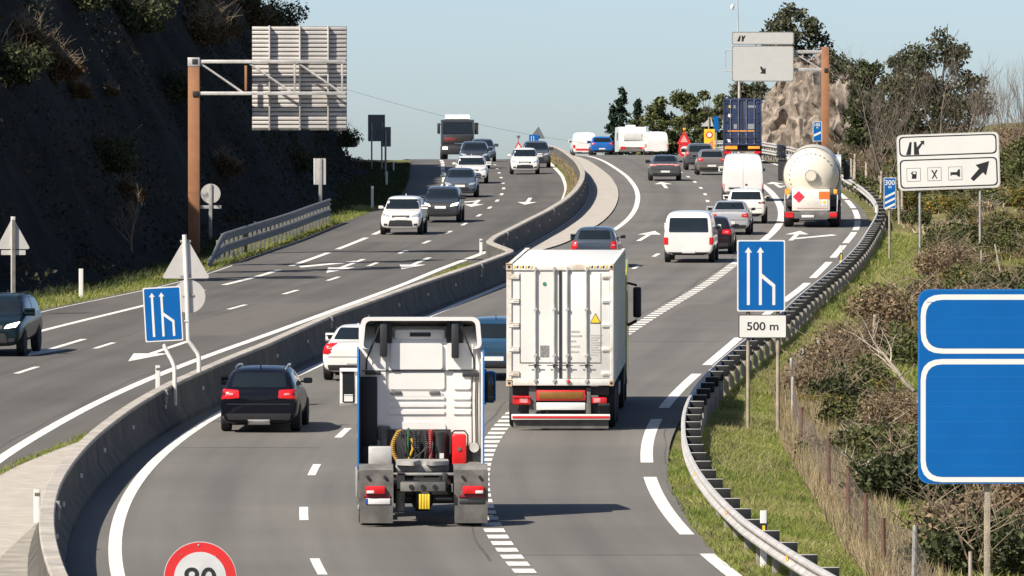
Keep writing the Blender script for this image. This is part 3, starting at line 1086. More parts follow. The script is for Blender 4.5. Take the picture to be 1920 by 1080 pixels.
t, bv = car('panel_van', 'tall white panel van with windowless rear doors left of the tanker', 'van', 'van', 1393, 377, 5.6, 2.06, 2.36, WHITEP, plate='van',
            tail_pts=[(.90, .20), (.985, .20), (.985, .38), (.90, .38)], tail=TAILOFF)
for s in (-.004, .97):
    patch('door_seam', bv, rect(s - .006, s + .006, .45, 2.1), 'rear', TRIM, t, off=.003, rad=0) if s < .1 else None
patch('door_handle', bv, rect(-.72, -.14, .62, .70), 'rear', TRIM, t, off=.015, rad=.02)
patch('step_bumper', bv, rect(-.97, .97, .33, .46), 'rear', SHADEPL, t, off=.05, rad=.02)
patch('door_badge', bv, rect(.10, .22, .78, .88), 'rear', mat('badge_dark', (.16, .05, .05), .5), t, off=.006, rad=.02)
car('saloon_car', 'dark grey car with red lamp band alone in the left lane near the crest', 'car', 'sedan', 1247, 339, 4.5, 1.78, 1.44, P_GREY, tail_z=.61, tail_h=.08, tail_w=.40, tail=TAILOFF, barlamp=True)
car('people_carrier', 'dark grey people carrier behind the yellow roadworks board', 'car', 'suv', 1312, 319, 4.3, 1.76, 1.60, P_GREY, tail_z=.66, tail_h=.22, tail_w=.16)
car('hatchback', 'brown grey hatchback left of the tall white panel van', 'car', 'hatch', 1334, 328, 4.3, 1.78, 1.48, P_GREYB, tail_z=.60, tail_h=.1, tail_w=.40)
car('suv', 'bright blue car on the crest beside the white and red van', 'car', 'suv', 1129, 291, 4.3, 1.86, 1.58, P_BLUE, dist=645, tail_z=.62, tail_h=.09, tail_w=.36)
t, bv = car('panel_van', 'white van with red stripe on the crest left of the blue car', 'van', 'van', 1097, 290, 5.4, 2.0, 2.1, WHITEP, dist=668, plate='van')
patch('stripe', bv, rect(-.95, .95, .55, .72), 'rear', RED, t, off=.006, rad=0)
car('panel_van', 'white van on the crest right of the white caravan', 'van', 'van', 1231, 291, 5.2, 2.0, 2.05, WHITEP, dist=655, plate='van', tail=TAILOFF)

# caravan
loc, yaw, pitch = place(1186, 291, L0, 6.0, dist=658)
t = thing('caravan', 'white caravan crossing the crest between the blue car and white van', 'caravan', loc, yaw, pitch)
m = MB(); m.prism(rpoly([(-3, .42), (3, .42), (3.1, 1.3), (2.6, 2.45), (-2.9, 2.45)], .35, 5), -1.12, 1.12, 'x'); m.build('body', WHITEP, t, 30)
m = MB(); m.box(-.75, .75, -3.03, -2.95, 1.35, 1.95, .03); m.build('rear_window', mat('pale_blind', (.5, .5, .48), .3), t)
m = MB(); m.box(-1.0, 1.0, -3.02, -2.95, .62, .80, .02); m.build('lamp_panel', SHADEPL, t)
for s in (-1, 1):
    m = MB(); m.box(s * .62, s * .98, -3.05, -3.0, .62, .80, .02); m.build('tail_light', TAIL, t)
    wheel(t, s * 1.0, 0, .32, .2)
    m = MB(); m.box(s * 1.121, s * 1.135, -1.5, .2, 1.35, 1.95, .006); m.build('side_window', GLASS, t)
m = MB(); m.box(-.4, .4, -.8, .6, 2.44, 2.62, .06); m.build('roof_vent', SIGNWHITE, t)
m = MB(); m.cyl((0, 3, .5), (0, 4.3, .5), .05); m.build('drawbar', CHASSIS, t)

# left carriageway, coming towards the viewer
car('suv', 'dark teal suv cut by the left picture edge', 'car', 'suv', -16, 667, 4.6, 1.86, 1.66, P_TEAL, front=True, lane=AL, head=HEADLIT, rails=1)
car('suv', 'white crossover leading the oncoming queue', 'car', 'suv', 753, 440, 4.35, 1.79, 1.60, WHITEP, front=True, lane=AL, cladding=True)
car('hatchback', 'dark grey hatchback with lit headlamps right behind the oncoming white crossover', 'car', 'suv', 827, 417, 4.4, 1.80, 1.58, P_DKGREY, front=True, lane=AL, head=HEADLIT)
car('saloon_car', 'slate blue saloon third in the oncoming queue', 'car', 'sedan', 863, 370, 4.5, 1.78, 1.48, P_SLATE, front=True, lane=AL)
car('suv', 'white suv fourth in the oncoming queue behind the slate blue saloon', 'car', 'suv', 884, 344, 4.6, 1.84, 1.50, WHITEP, front=True, lane=AL)
car('suv', 'dark grey suv right in front of the oncoming lorry', 'car', 'suv', 890, 316, 4.7, 1.88, 1.66, P_DKGREY, front=True, lane=AL)
car('hatchback', 'grey car half hidden behind the dark suv beside the lorry', 'car', 'hatch', 905, 303, 4.3, 1.80, 1.55, P_SLATE, front=True, lane=AL)
car('hatchback', 'white hatchback alone in the oncoming lane beside the median', 'car', 'hatch', 984, 327, 4.1, 1.72, 1.54, WHITEP, front=True, lane=RL)
car('suv', 'grey green suv tucked behind the oncoming white hatchback', 'car', 'suv', 1005, 315, 4.4, 1.80, 1.66, P_GREY, front=True, lane=RL)


# ------------------------------------------------------------------ lorries
def twin(parent, x, y, r, w=.58):
    return wheel(parent, x, y, r, w, rimmat=STEELDULL)


# --- white tractor unit
TL = 5.9
loc, yaw, pitch = place(792, 985, L0, TL, dyaw=R(-.45))
tr = thing('tractor_unit', 'white tractor unit without trailer in the foreground lane', 'lorry', loc, yaw, pitch)
y0 = -TL / 2                                          # rear end of the chassis in local y
CABW = mat('cab_white', (.72, .70, .66), .4, var=.05, scale=1.0, coat=.3)
CABBLUE = paint('cab_blue', (.02, .17, .48))
yc = y0 + 3.55                                        # rear wall of the cab
m = MB()
m.prism(rpoly([(yc, 1.30), (yc, 3.34), (yc + .5, 3.62), (yc + 1.7, 3.42), (yc + 2.2, 2.2), (yc + 2.3, .75), (yc + .9, .62), (yc + .5, 1.1)], .12, 4), -1.16, 1.16, 'x')
cab = m.build('cab', CABW, tr, 30)
# pressed panels of the rear wall
m = MB()
def pressed(m, x0, x1, z0, z1, d=.035, r=.05):
    m.prism(rpoly([(x0, z0), (x1, z0), (x1, z1), (x0, z1)], r, 4), yc - d, yc + .02, 'y')
pressed(m, -.60, .46, 2.42, 2.74, .03); pressed(m, .62, .96, 2.42, 2.74, .03)
pressed(m, -.50, .42, 1.66 + .62, 1.66 + .72, .0301)
for z in (2.26, 2.12, 1.98): 
    pressed(m, -.60, .46, z - .035, z + .035, .028, .02); pressed(m, .62, .96, z - .035, z + .035, .028, .02)
pressed(m, -.62, .48, 1.42, 1.80, .026, .1)
m.build('rear_panel', CABW, cab, 30)
m = MB(); pressed(m, -.56, .42, 2.80, 3.30, .05, .06); pressed(m, -.92, -.66, 1.75, 3.30, .045, .05); pressed(m, .50, 1.0, 2.80, 3.30, .045, .05); m.build('upper_panel', CABW, cab, 30)
m = MB(); m.box(-1.10, 1.10, yc - .052, yc + .01, 2.765, 2.782); m.build('panel_seam', TRIM, cab, 0)
for x in (-.46, .27):
    m = MB(); m.box(x - .10, x + .10, yc - .06, yc - .02, 2.325, 2.385, .012); m.build('grab_handle', SHADEPL, cab)
# roof deflector: an open shell
m = MB()
o1 = rpoly([(-1.10, 3.24), (-1.12, 3.60), (-1.0, 3.78), (1.0, 3.78), (1.12, 3.60), (1.10, 3.24)], .16, 5)
outer = rpoly([(-1.17, 3.20), (-1.12, 3.80), (1.12, 3.80), (1.17, 3.20)], .14, 6)
inner = rpoly([(-1.09, 3.20), (-1.04, 3.735), (1.04, 3.735), (1.09, 3.20)], .11, 6)
def ringat(poly, y, dz, k): return [(u * k, y, 3.2 + (v - 3.2) * dz) for u, v in poly]
m.loft([ringat(outer, yc - .28, 1.0, 1), ringat(outer, yc + .25, .98, 1), ringat(outer, yc + 1.0, .72, .96), ringat(outer, yc + 1.6, .35, .9), ringat(inner, yc + 1.5, .33, .9), ringat(inner, yc + .95, .68, .96), ringat(inner, yc + .25, .95, 1), ringat(inner, yc - .28, 1.0, 1), ringat(outer, yc - .28, 1.0, 1)], caps=False, closed=False)
defl = m.build('roof_deflector', CABW, tr, 40)
m = MB(); m.box(-.50, .48, yc + .05, yc + .16, 3.36, 3.56, .05); m.build('roof_hatch', CABW, defl)
m = MB(); m.box(-.20, .20, yc + .035, yc + .06, 3.42, 3.50, .01); m.build('vent', TRIM, defl)
for s, z0 in ((-.70, 3.05), (.66, 3.02)):
    m = MB(); m.box(s - .07, s + .07, yc - .24, yc - .06, z0, 3.70, .02); m.build('deflector_support', TRIM, defl)
    m = MB(); m.box(s - .16, s + .16, yc - .02, yc + .2, 3.30, 3.70, .02); m.build('stay_bracket', TRIM, defl)
for s in (-1, 1):
    m = MB(); m.tube([(s * .78, yc - .22, 3.62), (s * .88, yc - .16, 3.35), (s * 1.02, yc - .10, 3.0), (s * 1.03, yc - .08, 2.80)], .018, 6); m.build('stay_rod', TRIM, defl)
    # side fairing: white inside, blue outside
    m = MB(); m.prism(rpoly([(yc - .75, .95), (yc - .62, 3.12), (yc + .1, 3.24), (yc + .1, .95)], .06, 4), s * 1.175, s * 1.205, 'x'); f = m.build('side_fairing', CABBLUE, tr, 30)
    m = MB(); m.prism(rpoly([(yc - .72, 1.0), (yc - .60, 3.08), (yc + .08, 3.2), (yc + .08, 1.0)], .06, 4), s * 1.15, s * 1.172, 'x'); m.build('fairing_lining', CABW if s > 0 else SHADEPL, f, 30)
m = MB(); m.box(-1.145, -.82, yc - .10, yc - .004, 1.0, 2.66, .02); m.box(-1.145, -.80, yc - .35, yc - .1, .95, 1.35, .03); m.build('intake_stack', BLACK, tr)
m = MB(); m.box(-.82, -.56, yc - .10, yc, 1.45, 1.72, .04); m.box(-.76, -.62, yc - .12, yc, 1.28, 1.5, .04); m.build('cab_suspension', SHADEPL, tr)
for x in (.99, 1.06, 1.10):
    m = MB(); m.tube([(x, yc - .06, 2.72), (x - .01, yc - .07, 2.2), (x, yc - .06, 1.3)], .012, 6); m.build('cable', TRIM, tr)
m = MB(); m.box(.80, 1.12, yc - .07, yc - .01, 2.66, 2.74, .015); m.build('cable_bracket', TRIM, tr)
m = MB(); m.box(-1.05, -.75, yc - .12, yc - .06, 2.70, 2.76, .015); m.build('cable_bracket', TRIM, tr)
# underside, chassis
m = MB()
for s in (-1, 1): m.box(s * .36, s * .46, y0 + .35, y0 + 5.6, .72, 1.0, .02)
m.box(-.42, .42, y0 + .3, y0 + .42, .66, .86, .03); m.box(-1.0, 1.0, yc - .10, yc + .6, .62, 1.28, .05); m.box(-.55, .55, y0 + 1.0, yc, .55, .75, .03)
ch = m.build('chassis', CHASSIS, tr)
m = MB(); m.box(-.42, .42, y0 + .26, y0 + .32, .67, .84, .012)
cm = m.build('cross_member', SHADEPL, tr)
for x in (-.22, .0, .22):
    m = MB(); m.cyl((x, y0 + .24, .755), (x, y0 + .30, .755), .045, seg=12); m.build('coupling_hole', BLACK, cm)
m = MB()
for k in range(4): m.box(-.075 + k * .052, -.030 + k * .052, y0 + .22, y0 + .34, .34, .62, .012)
m.build('wheel_chock', YELLOW, tr)
m = MB(); m.cyl((-.42, y0 + .7, .28), (-.42, y0 + .7, .66), .09, seg=14); m.build('air_tank', SHADEPL, tr)
m = MB(); m.cyl((-1.0, y0 + 1.15, .5), (1.0, y0 + 1.15, .5), .11, seg=14); m.lathe([(-.2, .12), (-.12, .25), (.12, .25), (.2, .12)], 'x', (0, y0 + 1.15, .5)); m.build('axle', CHASSIS, tr)
m = MB(); m.prism(rpoly([(-.50, y0 + .95), (-.15, y0 + .75), (-.06, y0 + 1.2), (.06, y0 + 1.2), (.15, y0 + .75), (.50, y0 + .95), (.48, y0 + 1.6), (-.48, y0 + 1.6)], .1, 4), 1.12, 1.20, 'z')
m.box(-.5, .5, y0 + 1.15, y0 + 1.3, .98, 1.12, .02); fw = m.build('fifth_wheel', STEELDULL, tr)
m = MB(); m.box(-.95, .9, y0 + .55, y0 + .60, .95, 1.0, .01); m.build('guard_bar', STEELDULL, tr)
# mudguards
for s in (-1, 1):
    x0, x1 = (-1.19, -.55) if s < 0 else (.58, 1.22)
    pr = []
    for k in range(15):
        a = R(-12 + 14.2 * k)
        pr.append((y0 + 1.15 - .66 * math.cos(a), .50 + .64 * math.sin(a)))
    prof = pr + [(p[0] * .94 + (y0 + 1.15) * .06, .5 + (p[1] - .5) * .93) for p in reversed(pr)]
    m = MB(); m.prism(prof, x0, x1, 'x'); mg = m.build('mudguard', SHADEPL, tr, 40)
    m = MB(); m.prism(rpoly([(x0, .37), (x1, .37), (x1, 1.06), (x0, 1.06)], .05, 3), y0 + .44, y0 + .50, 'y'); m.build('mudguard_skirt', SHADEPL, mg, 30)
    m = MB(); m.prism(rect(x0 + .01, x1 - .01, .07, .40, .02), y0 + .40, y0 + .425, 'y'); m.build('mud_flap', mat('flap_rubber', (.115, .108, .098), .8, var=.3, scale=3), tr, 0)
    lx0, lx1 = (x0 + .12, x0 + .48) if s < 0 else (x1 - .48, x1 - .08)
    m = MB(); m.box(lx0, lx1, y0 + .36, y0 + .45, .615, .76, .015); tl = m.build('tail_light', TAIL, mg)
    cx = lx0 + .02 if s < 0 else lx1 - .16
    m = MB(); m.box(cx, cx + .14, y0 + .352, y0 + .37, .625, .68, .008); m.build('reversing_lens', SIGNWHITE, tl)
    m = MB(); m.box(x0 + .09, x1 - .05, y0 + .42, y0 + .445, .545, .595, .008); m.build('reflector_strip', mat('dark_red_reflector', (.22, .01, .02), .3), mg)
    if s < 0:
        m = MB(); m.box(x0 + .12, x1 - .06, y0 + .415, y0 + .44, .42, .53, .008); pl = m.build('number_plate', PLATE, mg)
        m = MB(); m.box(x0 + .12, x0 + .165, y0 + .412, y0 + .416, .424, .526); m.build('country_band', PLATEBLUE, pl, 0)
    else:
        m = MB(); m.box(x0 + .10, x1 - .06, y0 + .425, y0 + .44, .43, .50, .01); m.build('bracket', TRIM, mg)
    for k in (.25, .75):
        m = MB(); m.cyl((x0 + (x1 - x0) * k, y0 + .40, .93), (x0 + (x1 - x0) * k, y0 + .45, .93), .03, seg=10); m.build('bolt', TRIM, mg)
    twin(tr, s * .90, y0 + 1.15, .50)
    wheel(tr, s * 1.02, y0 + 4.75, .50, .32, rimmat=STEELDULL)
m = MB(); m.box(-1.0, -.56, y0 + 1.75, y0 + 2.05, 1.05, 1.42, .02); m.build('tool_box', STEEL, tr)
m = MB(); m.cyl((-1.15, y0 + .9, .32), (-1.15, y0 + .75, .36), .07, seg=10); m.box(-1.24, -1.19, y0 + 2.0, y0 + 3.5, .45, .95, .02); m.build('side_tank', STEELDULL, tr)
m = MB(); m.box(.85, 1.18, y0 + 1.9, y0 + 3.4, .5, 1.05, .08); m.build('fuel_tank', SHADEPL, tr)
m = MB(); m.cyl((1.02, yc - .3, 1.32), (1.02, yc - .05, 1.32), .09, seg=14); m.build('air_filter', STEEL, tr)
# hoses behind the cab
def coil(name, x, col, za=1.66, zb=1.02, r=.040, n=17, arc=0.0):
    pts = []
    for k in range(n * 8 + 1):
        u = k / (n * 8)
        a = 2 * math.pi * n * u
        z = za + (zb - za) * u
        pts.append((x + arc * math.sin(math.pi * u) + r * math.cos(a), yc - .34 + r * math.sin(a), z))
    m = MB(); m.tube(pts, .010, 5); m.build(name, col, tr)
coil('air_hose', -.40, mat('hose_yellow', (.55, .30, .02), .5), arc=-.13)
m = MB(); m.tube([(-.36, yc - .36, 1.05), (-.22, yc - .40, 1.12), (-.15, yc - .38, 1.3), (-.17, yc - .34, 1.5)], .022, 6); m.build('air_hose', MATS['hose_yellow'], tr)
coil('air_hose', .19, mat('hose_red', (.45, .02, .02), .5))
rr_ = random.Random(4)
m = MB()
for k in range(7):
    xa, xb = rr_.uniform(-.45, .3), rr_.uniform(-.4, .35)
    m.tube([(xa, yc - .16, 1.66), (xa + rr_.uniform(-.1, .1), yc - .40, 1.40), ((xa + xb) / 2, yc - .46, 1.08 + rr_.uniform(0, .15)), (xb, yc - .42, 1.02), (xb, yc - .5, .98)], .011, 5)
m.build('loose_cables', CHASSIS, tr)
coil('electric_lead', -.12, TRIM, r=.035, arc=.03); coil('electric_lead', .0, TRIM, r=.03, arc=-.04); coil('electric_lead', .09, TRIM, r=.035, arc=.03)
m = MB(); m.tube([(-.23, yc - .33, 1.70), (-.24, yc - .36, 1.35), (-.23, yc - .34, 1.02)], .022, 6); m.build('air_hose', mat('hose_green', (.02, .12, .05), .5), tr)
m = MB(); m.box(-.62, .58, yc - .14, yc - .02, 1.0, 1.66, .02); m.build('hose_backing', CHASSIS, tr)
m = MB(); m.cyl((.36, yc - .22, 1.12), (.36, yc - .22, 1.62), .13, seg=16); m.build('filter_drum', TRIM, tr)
m = MB(); m.box(.36, .44, yc - .38, yc - .36, 1.12, 1.22); m.build('sticker', SIGNWHITE, tr, 0)
m = MB(); m.box(.60, .87, yc - .36, yc - .12, .98, 1.58, .04, 3); eb = m.build('extinguisher_box', mat('extinguisher_red', (.62, .015, .015), .35, var=.06), tr)
m = MB(); m.cyl((.735, yc - .375, 1.30), (.735, yc - .355, 1.30), .04, seg=12); m.build('latch', SHADEPL, eb)
m = MB(); m.tube([(.57, yc - .25, 1.2), (.57, yc - .25, 1.56), (.64, yc - .25, 1.64), (.84, yc - .25, 1.64), (.90, yc - .25, 1.56), (.90, yc - .25, 1.2)], .016, 6); m.build('strap', TRIM, eb)
# mirrors, front
for s in (-1, 1):
    ym = yc + 1.95
    m = MB(); m.box(s * 1.24, s * 1.47, ym - .06, ym + .14, 2.06, 2.68, .05, 3); mi = m.build('mirror', CABW if s < 0 else CABBLUE, tr)
    m = MB(); m.box(s * 1.462, s * 1.486, ym - .055, ym + .12, 2.1, 2.66, .01); m.build('mirror_edge', CABBLUE, mi)
    m = MB(); m.box(s * 1.262, s * 1.45, ym - .075, ym - .05, 2.09, 2.65, .02); mg_ = m.build('mirror_glass', GLASS, mi)
    m = MB(); m.box(s * 1.28, s * 1.43, ym - .08, ym - .06, 2.10, 2.22, .01); m.build('lower_glass', SIGNWHITE if s < 0 else GLASS, mi)
    m = MB(); m.tube([(s * 1.14, ym + .1, 2.70), (s * 1.30, ym + .05, 2.68)], .03, 6); m.tube([(s * 1.14, ym + .1, 2.05), (s * 1.30, ym + .05, 2.06)], .03, 6); m.build('mirror_arm', TRIM, mi)
    m = MB(); m.prism(rpoly([(yc + .95, 1.9), (yc + .95, 2.7), (yc + 1.75, 2.65), (yc + 2.05, 1.9)], .06), s * 1.162, s * 1.17, 'x'); m.build('door_window', GLASS, tr, 0)
m = MB(); m.box(-1.0, 1.0, yc + 2.0, yc + 2.02, 1.9, 2.0); m.build('scuttle', TRIM, tr, 0)
me_ = bpy.data.meshes.new('windscreen')
me_.from_pydata([(-1.05, yc + 2.225, 2.1), (1.05, yc + 2.225, 2.1), (.98, yc + 1.83, 3.1), (-.98, yc + 1.83, 3.1)], [], [(0, 1, 2, 3)])
link('windscreen', me_, GLASS, tr)

# --- container lorries
CONTW = mat('container_white', (.66, .645, .60), .45, var=.06, scale=.9)
RUSTW = mat('rust_streak', (.34, .19, .09), .8, var=.4, scale=5, col2=(.62, .52, .40))


def container(t, L, H, w, z0, body, frame, yb, doors=True, rust=None, bars=(-.57, -.14, .16, .60), barmat=STEEL):
    """box with corrugated flanks, door end at local y = yb"""
    m = MB()
    m.box(-w / 2 + .03, w / 2 - .03, yb + .09, yb + L - .05, z0 + .10, z0 + H - .03, .01)
    for s in (-1, 1):                                        # corrugation ribs
        for k in range(int(L / .28)):
            yy = yb + .25 + k * .28
            m.box(s * (w / 2 - .032), s * (w / 2 - .008), yy, yy + .13, z0 + .16, z0 + H - .14)
    b = m.build('container', body, t, 30)
    m = MB()
    for s in (-1, 1):
        m.box(s * (w / 2 - .09), s * (w / 2), yb, yb + .12, z0, z0 + H, .012)
        m.box(s * (w / 2 - .09), s * (w / 2), yb + L - .12, yb + L, z0, z0 + H, .012)
        m.box(s * (w / 2 - .07), s * (w / 2 - .002), yb + .12, yb + L - .12, z0, z0 + .15, .01)
        m.box(s * (w / 2 - .07), s * (w / 2 - .002), yb + .12, yb + L - .12, z0 + H - .10, z0 + H - .002, .01)
    m.box(-w / 2 + .09, w / 2 - .09, yb + .002, yb + .11, z0 + .002, z0 + .15, .01)
    m.box(-w / 2 + .09, w / 2 - .09, yb + .002, yb + .11, z0 + H - .14, z0 + H - .002, .01)
    fr = m.build('container_frame', frame, b, 30)
    for s in (-1, 1):
        for zc in (z0 + .06, z0 + H - .06):
            m = MB(); m.box(s * (w / 2 - .10), s * (w / 2 + .008), yb - .012, yb + .17, zc - .07, zc + .07, .015)
            m.build('corner_casting', rust or frame, b, 30)
            m = MB(); m.cyl((s * (w / 2 - .05), yb - .016, zc), (s * (w / 2 - .05), yb - .01, zc), .033, seg=12); m.build('casting_hole', BLACK, b)
    for s in (-1, 1):
        m = MB(); m.box(s * .012, s * (w / 2 - .095), yb + .03, yb + .085, z0 + .16, z0 + H - .15, .012)
        d = m.build('door', body, b, 30)
        for k in range(5):
            zc = z0 + .28 + k * (H - .56) / 4
            m = MB(); m.box(s * (w / 2 - .27), s * (w / 2 - .05), yb - .004, yb + .04, zc - .045, zc + .045, .008)
            m.box(s * (w / 2 - .25), s * (w / 2 - .13), yb - .012, yb + .0, zc - .012, zc + .012)
            m.build('hinge', frame, d)
        m = MB(); m.box(s * .012, s * (w / 2 - .3), yb + .018, yb + .03, z0 + .52, z0 + .535); m.box(s * (w / 2 - .3), s * (w / 2 - .29), yb + .018, yb + .03, z0 + .52, z0 + H - .2); m.build('door_pressing', SHADEPL, d, 0)
    m = MB(); m.box(-.03, .03, yb + .012, yb + .04, z0 + .17, z0 + H - .16); m.build('door_seal', TRIM, b, 0)
    for i, x in enumerate(bars):
        m = MB(); m.cyl((x, yb - .012, z0 + .06), (x, yb - .012, z0 + H - .06), .021, seg=10)
        lb = m.build('lock_bar', barmat, b)
        for zc in (z0 + .12, z0 + .70, z0 + 1.75, z0 + H - .12):
            m = MB(); m.box(x - .045, x + .045, yb - .03, yb + .03, zc - .03, zc + .03, .006); m.build('bar_bracket', barmat, lb)
        m = MB(); sgn = -1 if i % 2 == 0 else 1
        m.box(x - .16, x + .14, yb - .045, yb - .028, z0 + .455, z0 + .475, .004); m.box(x - .03, x + .03, yb - .05, yb - .02, z0 + .42, z0 + .50, .006)
        m.build('bar_handle', TRIM, lb)
    return b


ST = 13.4
loc, yaw, pitch = place(1050, 809, L0, ST + 2.2, dyaw=R(.0))
ct = thing('container_lorry', 'articulated lorry carrying a white container with rusty corners', 'lorry', loc, yaw, pitch)
yb = -(ST + 2.2) / 2 + .25
EDGEW = mat('edge_rust_white', (.42, .27, .14), .65, scale=2.2, col2=(.66, .64, .59), detail=9)
for e in EDGEW.node_tree.nodes['Color Ramp'].color_ramp.elements: e.position -= .17
c = container(ct, 12.0, 2.78, 2.44, 1.03, CONTW, EDGEW, yb, rust=RUSTW)
z0, H = 1.03, 2.78
HAZ = YELLOW
for s in (-1, 1):
    for k in range(7):
        x = s * (.66 + k * .065)
        m = MB(); m.prism([(x - .02, z0 + H - .085), (x + .012, z0 + H - .085), (x + .03, z0 + H - .035), (x - .002, z0 + H - .035)], yb - .004, yb + .004, 'y'); m.build('hazard_stripe', BLACK if k % 2 else YELLOW, c, 0)
m = MB(); m.prism(rpoly([(.68, z0 + 1.43), (.93, z0 + 1.43), (.805, z0 + 1.67)], .02), yb + .018, yb + .026, 'y'); wt = m.build('warning_triangle', BLACK, c, 0)
m = MB(); m.prism(rpoly([(.70, z0 + 1.443), (.91, z0 + 1.443), (.805, z0 + 1.645)], .02), yb + .013, yb + .02, 'y'); m.build('triangle_face', YELLOW, wt, 0)
m = MB(); m.prism(rect(-.46, -.26, z0 + .66, z0 + .92), yb + .02, yb + .028, 'y'); m.build('grey_placard', mat('placard_grey', (.22, .21, .20), .6, var=.3, scale=20), c, 0)
m = MB(); m.prism(circle(-.36, z0 + 2.33, .045, 14), yb + .02, yb + .027, 'y'); m.build('green_sticker', mat('sticker_green', (.06, .2, .14), .5), c, 0)
FADED = mat('faded_ink', (.42, .40, .37), .6, var=.3, scale=30)
m = MB()
for (xa, xb, zz) in ((.24, .44, 1.22), (.24, .50, 1.12), (.24, .36, 1.0), (.24, .44, .88), (.24, .42, .76)):
    m.box(xa, xb, yb + .024, yb + .029, z0 + zz, z0 + zz + .04)
for k in range(9): m.box(.70, .70 + .16 + .05 * ((k * 7) % 3), yb + .024, yb + .029, z0 + .70 + k * .055, z0 + .725 + k * .055)
m.build('faded_markings', FADED, c, 0)
m = MB(); m.box(.155, .225, yb - .05, yb - .03, z0 + .06, z0 + .14, .01); m.build('seal_tag', RED, c)
# chassis of the trailer
m = MB()
for s in (-1, 1): m.box(s * .42, s * .54, yb + .25, yb + 12.6, .78, 1.02, .02)
for k in range(8): m.box(-.6, .6, yb + .4 + k * 1.5, yb + .5 + k * 1.5, .84, 1.0)
m.box(-1.1, 1.1, yb + .2, yb + .34, .80, 1.0, .02); m.box(-.45, .45, yb + .3, yb + .4, .35, .62)
m.build('trailer_frame', CHASSIS, ct, 30)
m = MB(); m.box(-.55, .57, yb + .06, yb + .09, .685, .925, .01); rp = m.build('retro_panel', RED, ct)
m = MB(); m.box(-.50, .52, yb + .05, yb + .064, .72, .89, .008); m.build('retro_centre', mat('retro_amber', (.20, .085, .012), .5, var=.2), rp)
m = MB(); m.box(-.55, .57, yb + .08, yb + .14, .47, .64, .015); m.build('plate_bar', PLATE, ct)
for s in (-1, 1):
    m = MB(); m.box(s * .72, s * 1.06, yb + .04, yb + .14, .62, .76, .03); tl = m.build('tail_light', TAIL, ct)
    m = MB(); m.box(s * .76, s * .92, yb + .03, yb + .05, .64, .74, .01); m.build('lamp_lens', TAILOFF, tl)
    m = MB(); m.box(s * .58, s * .70, yb + .1, yb + .2, .30, .98, .02); m.build('bumper_bracket', SHADEPL, ct)
    m = MB(); m.box(s * .72, s * 1.12, yb + .25, yb + .30, .30, .62, .01); m.build('mudguard', CHASSIS, ct)
    for ya in (yb + 1.7, yb + 3.0, yb + 4.3):
        wheel(ct, s * 1.03, ya, .52, .38, rimmat=STEELDULL)
    for ya in (yb + 10.2,):
        twin(ct, s * .93, ya, .52)
    wheel(ct, s * 1.03, yb + 13.6, .52, .34, rimmat=STEELDULL)
    m = MB(); m.box(s * 1.14, s * 1.17, yb + 5.3, yb + 8.8, .45, .75, .01); m.build('side_guard', STEELDULL, ct)
m = MB(); m.box(-1.12, 1.14, yb + .0, yb + .10, .245, .375, .015); ub = m.build('underrun_bar', SIGNWHITE, ct)
m = MB(); m.box(-1.10, 1.12, yb - .012, yb + .004, .285, .335); m.build('red_stripe', RED, ub, 0)
m = MB(); m.prism(rect(-1.08, 1.10, .045, .225, .02), yb + .10, yb + .12, 'y'); m.build('spray_flap', mat('flap_rubber', (.16, .15, .135)), ct, 0)
LIME = paint('lime', (.36, .42, .05))
m = MB(); m.prism(rpoly([(yb + 12.35, .7), (yb + 12.35, 3.3), (yb + 14.0, 3.5), (yb + 14.6, 2.2), (yb + 14.7, .6), (yb + 14.2, .4), (yb + 13.0, .5)], .12), -1.24, 1.24, 'x'); cb = m.build('cab', LIME, ct, 30)
me_ = bpy.data.meshes.new('windscreen'); me_.from_pydata([(-1.1, yb + 14.62, 2.1), (1.1, yb + 14.62, 2.1), (1.05, yb + 14.10, 3.3), (-1.05, yb + 14.10, 3.3)], [], [(0, 1, 2, 3)]); link('windscreen', me_, GLASS, cb)
for s in (-1, 1):
    m = MB(); m.box(s * 1.36, s * 1.56, yb + 13.9, yb + 14.1, 2.05, 2.80, .05, 3); mi = m.build('mirror', TRIM, ct)
    m = MB(); m.tube([(s * 1.22, yb + 14.1, 2.9), (s * 1.45, yb + 14.05, 2.84)], .03, 6); m.tube([(s * 1.22, yb + 14.1, 1.85), (s * 1.45, yb + 14.05, 1.97)], .035, 6); m.build('mirror_arm', TRIM, mi)
    m = MB(); m.prism(rpoly([(yb + 13.0, 1.9), (yb + 13.0, 2.75), (yb + 13.9, 2.7), (yb + 14.2, 1.9)], .06), s * 1.243, s * 1.25, 'x'); m.build('door_window', GLASS, cb, 0)
m = MB(); m.box(-.5, .5, yb + 9.2, yb + 14.4, .7, 1.0, .02); m.box(1.0, 1.2, yb + 10.9, yb + 12.4, .45, 1.0, .06); m.build('tractor_frame', CHASSIS, ct)

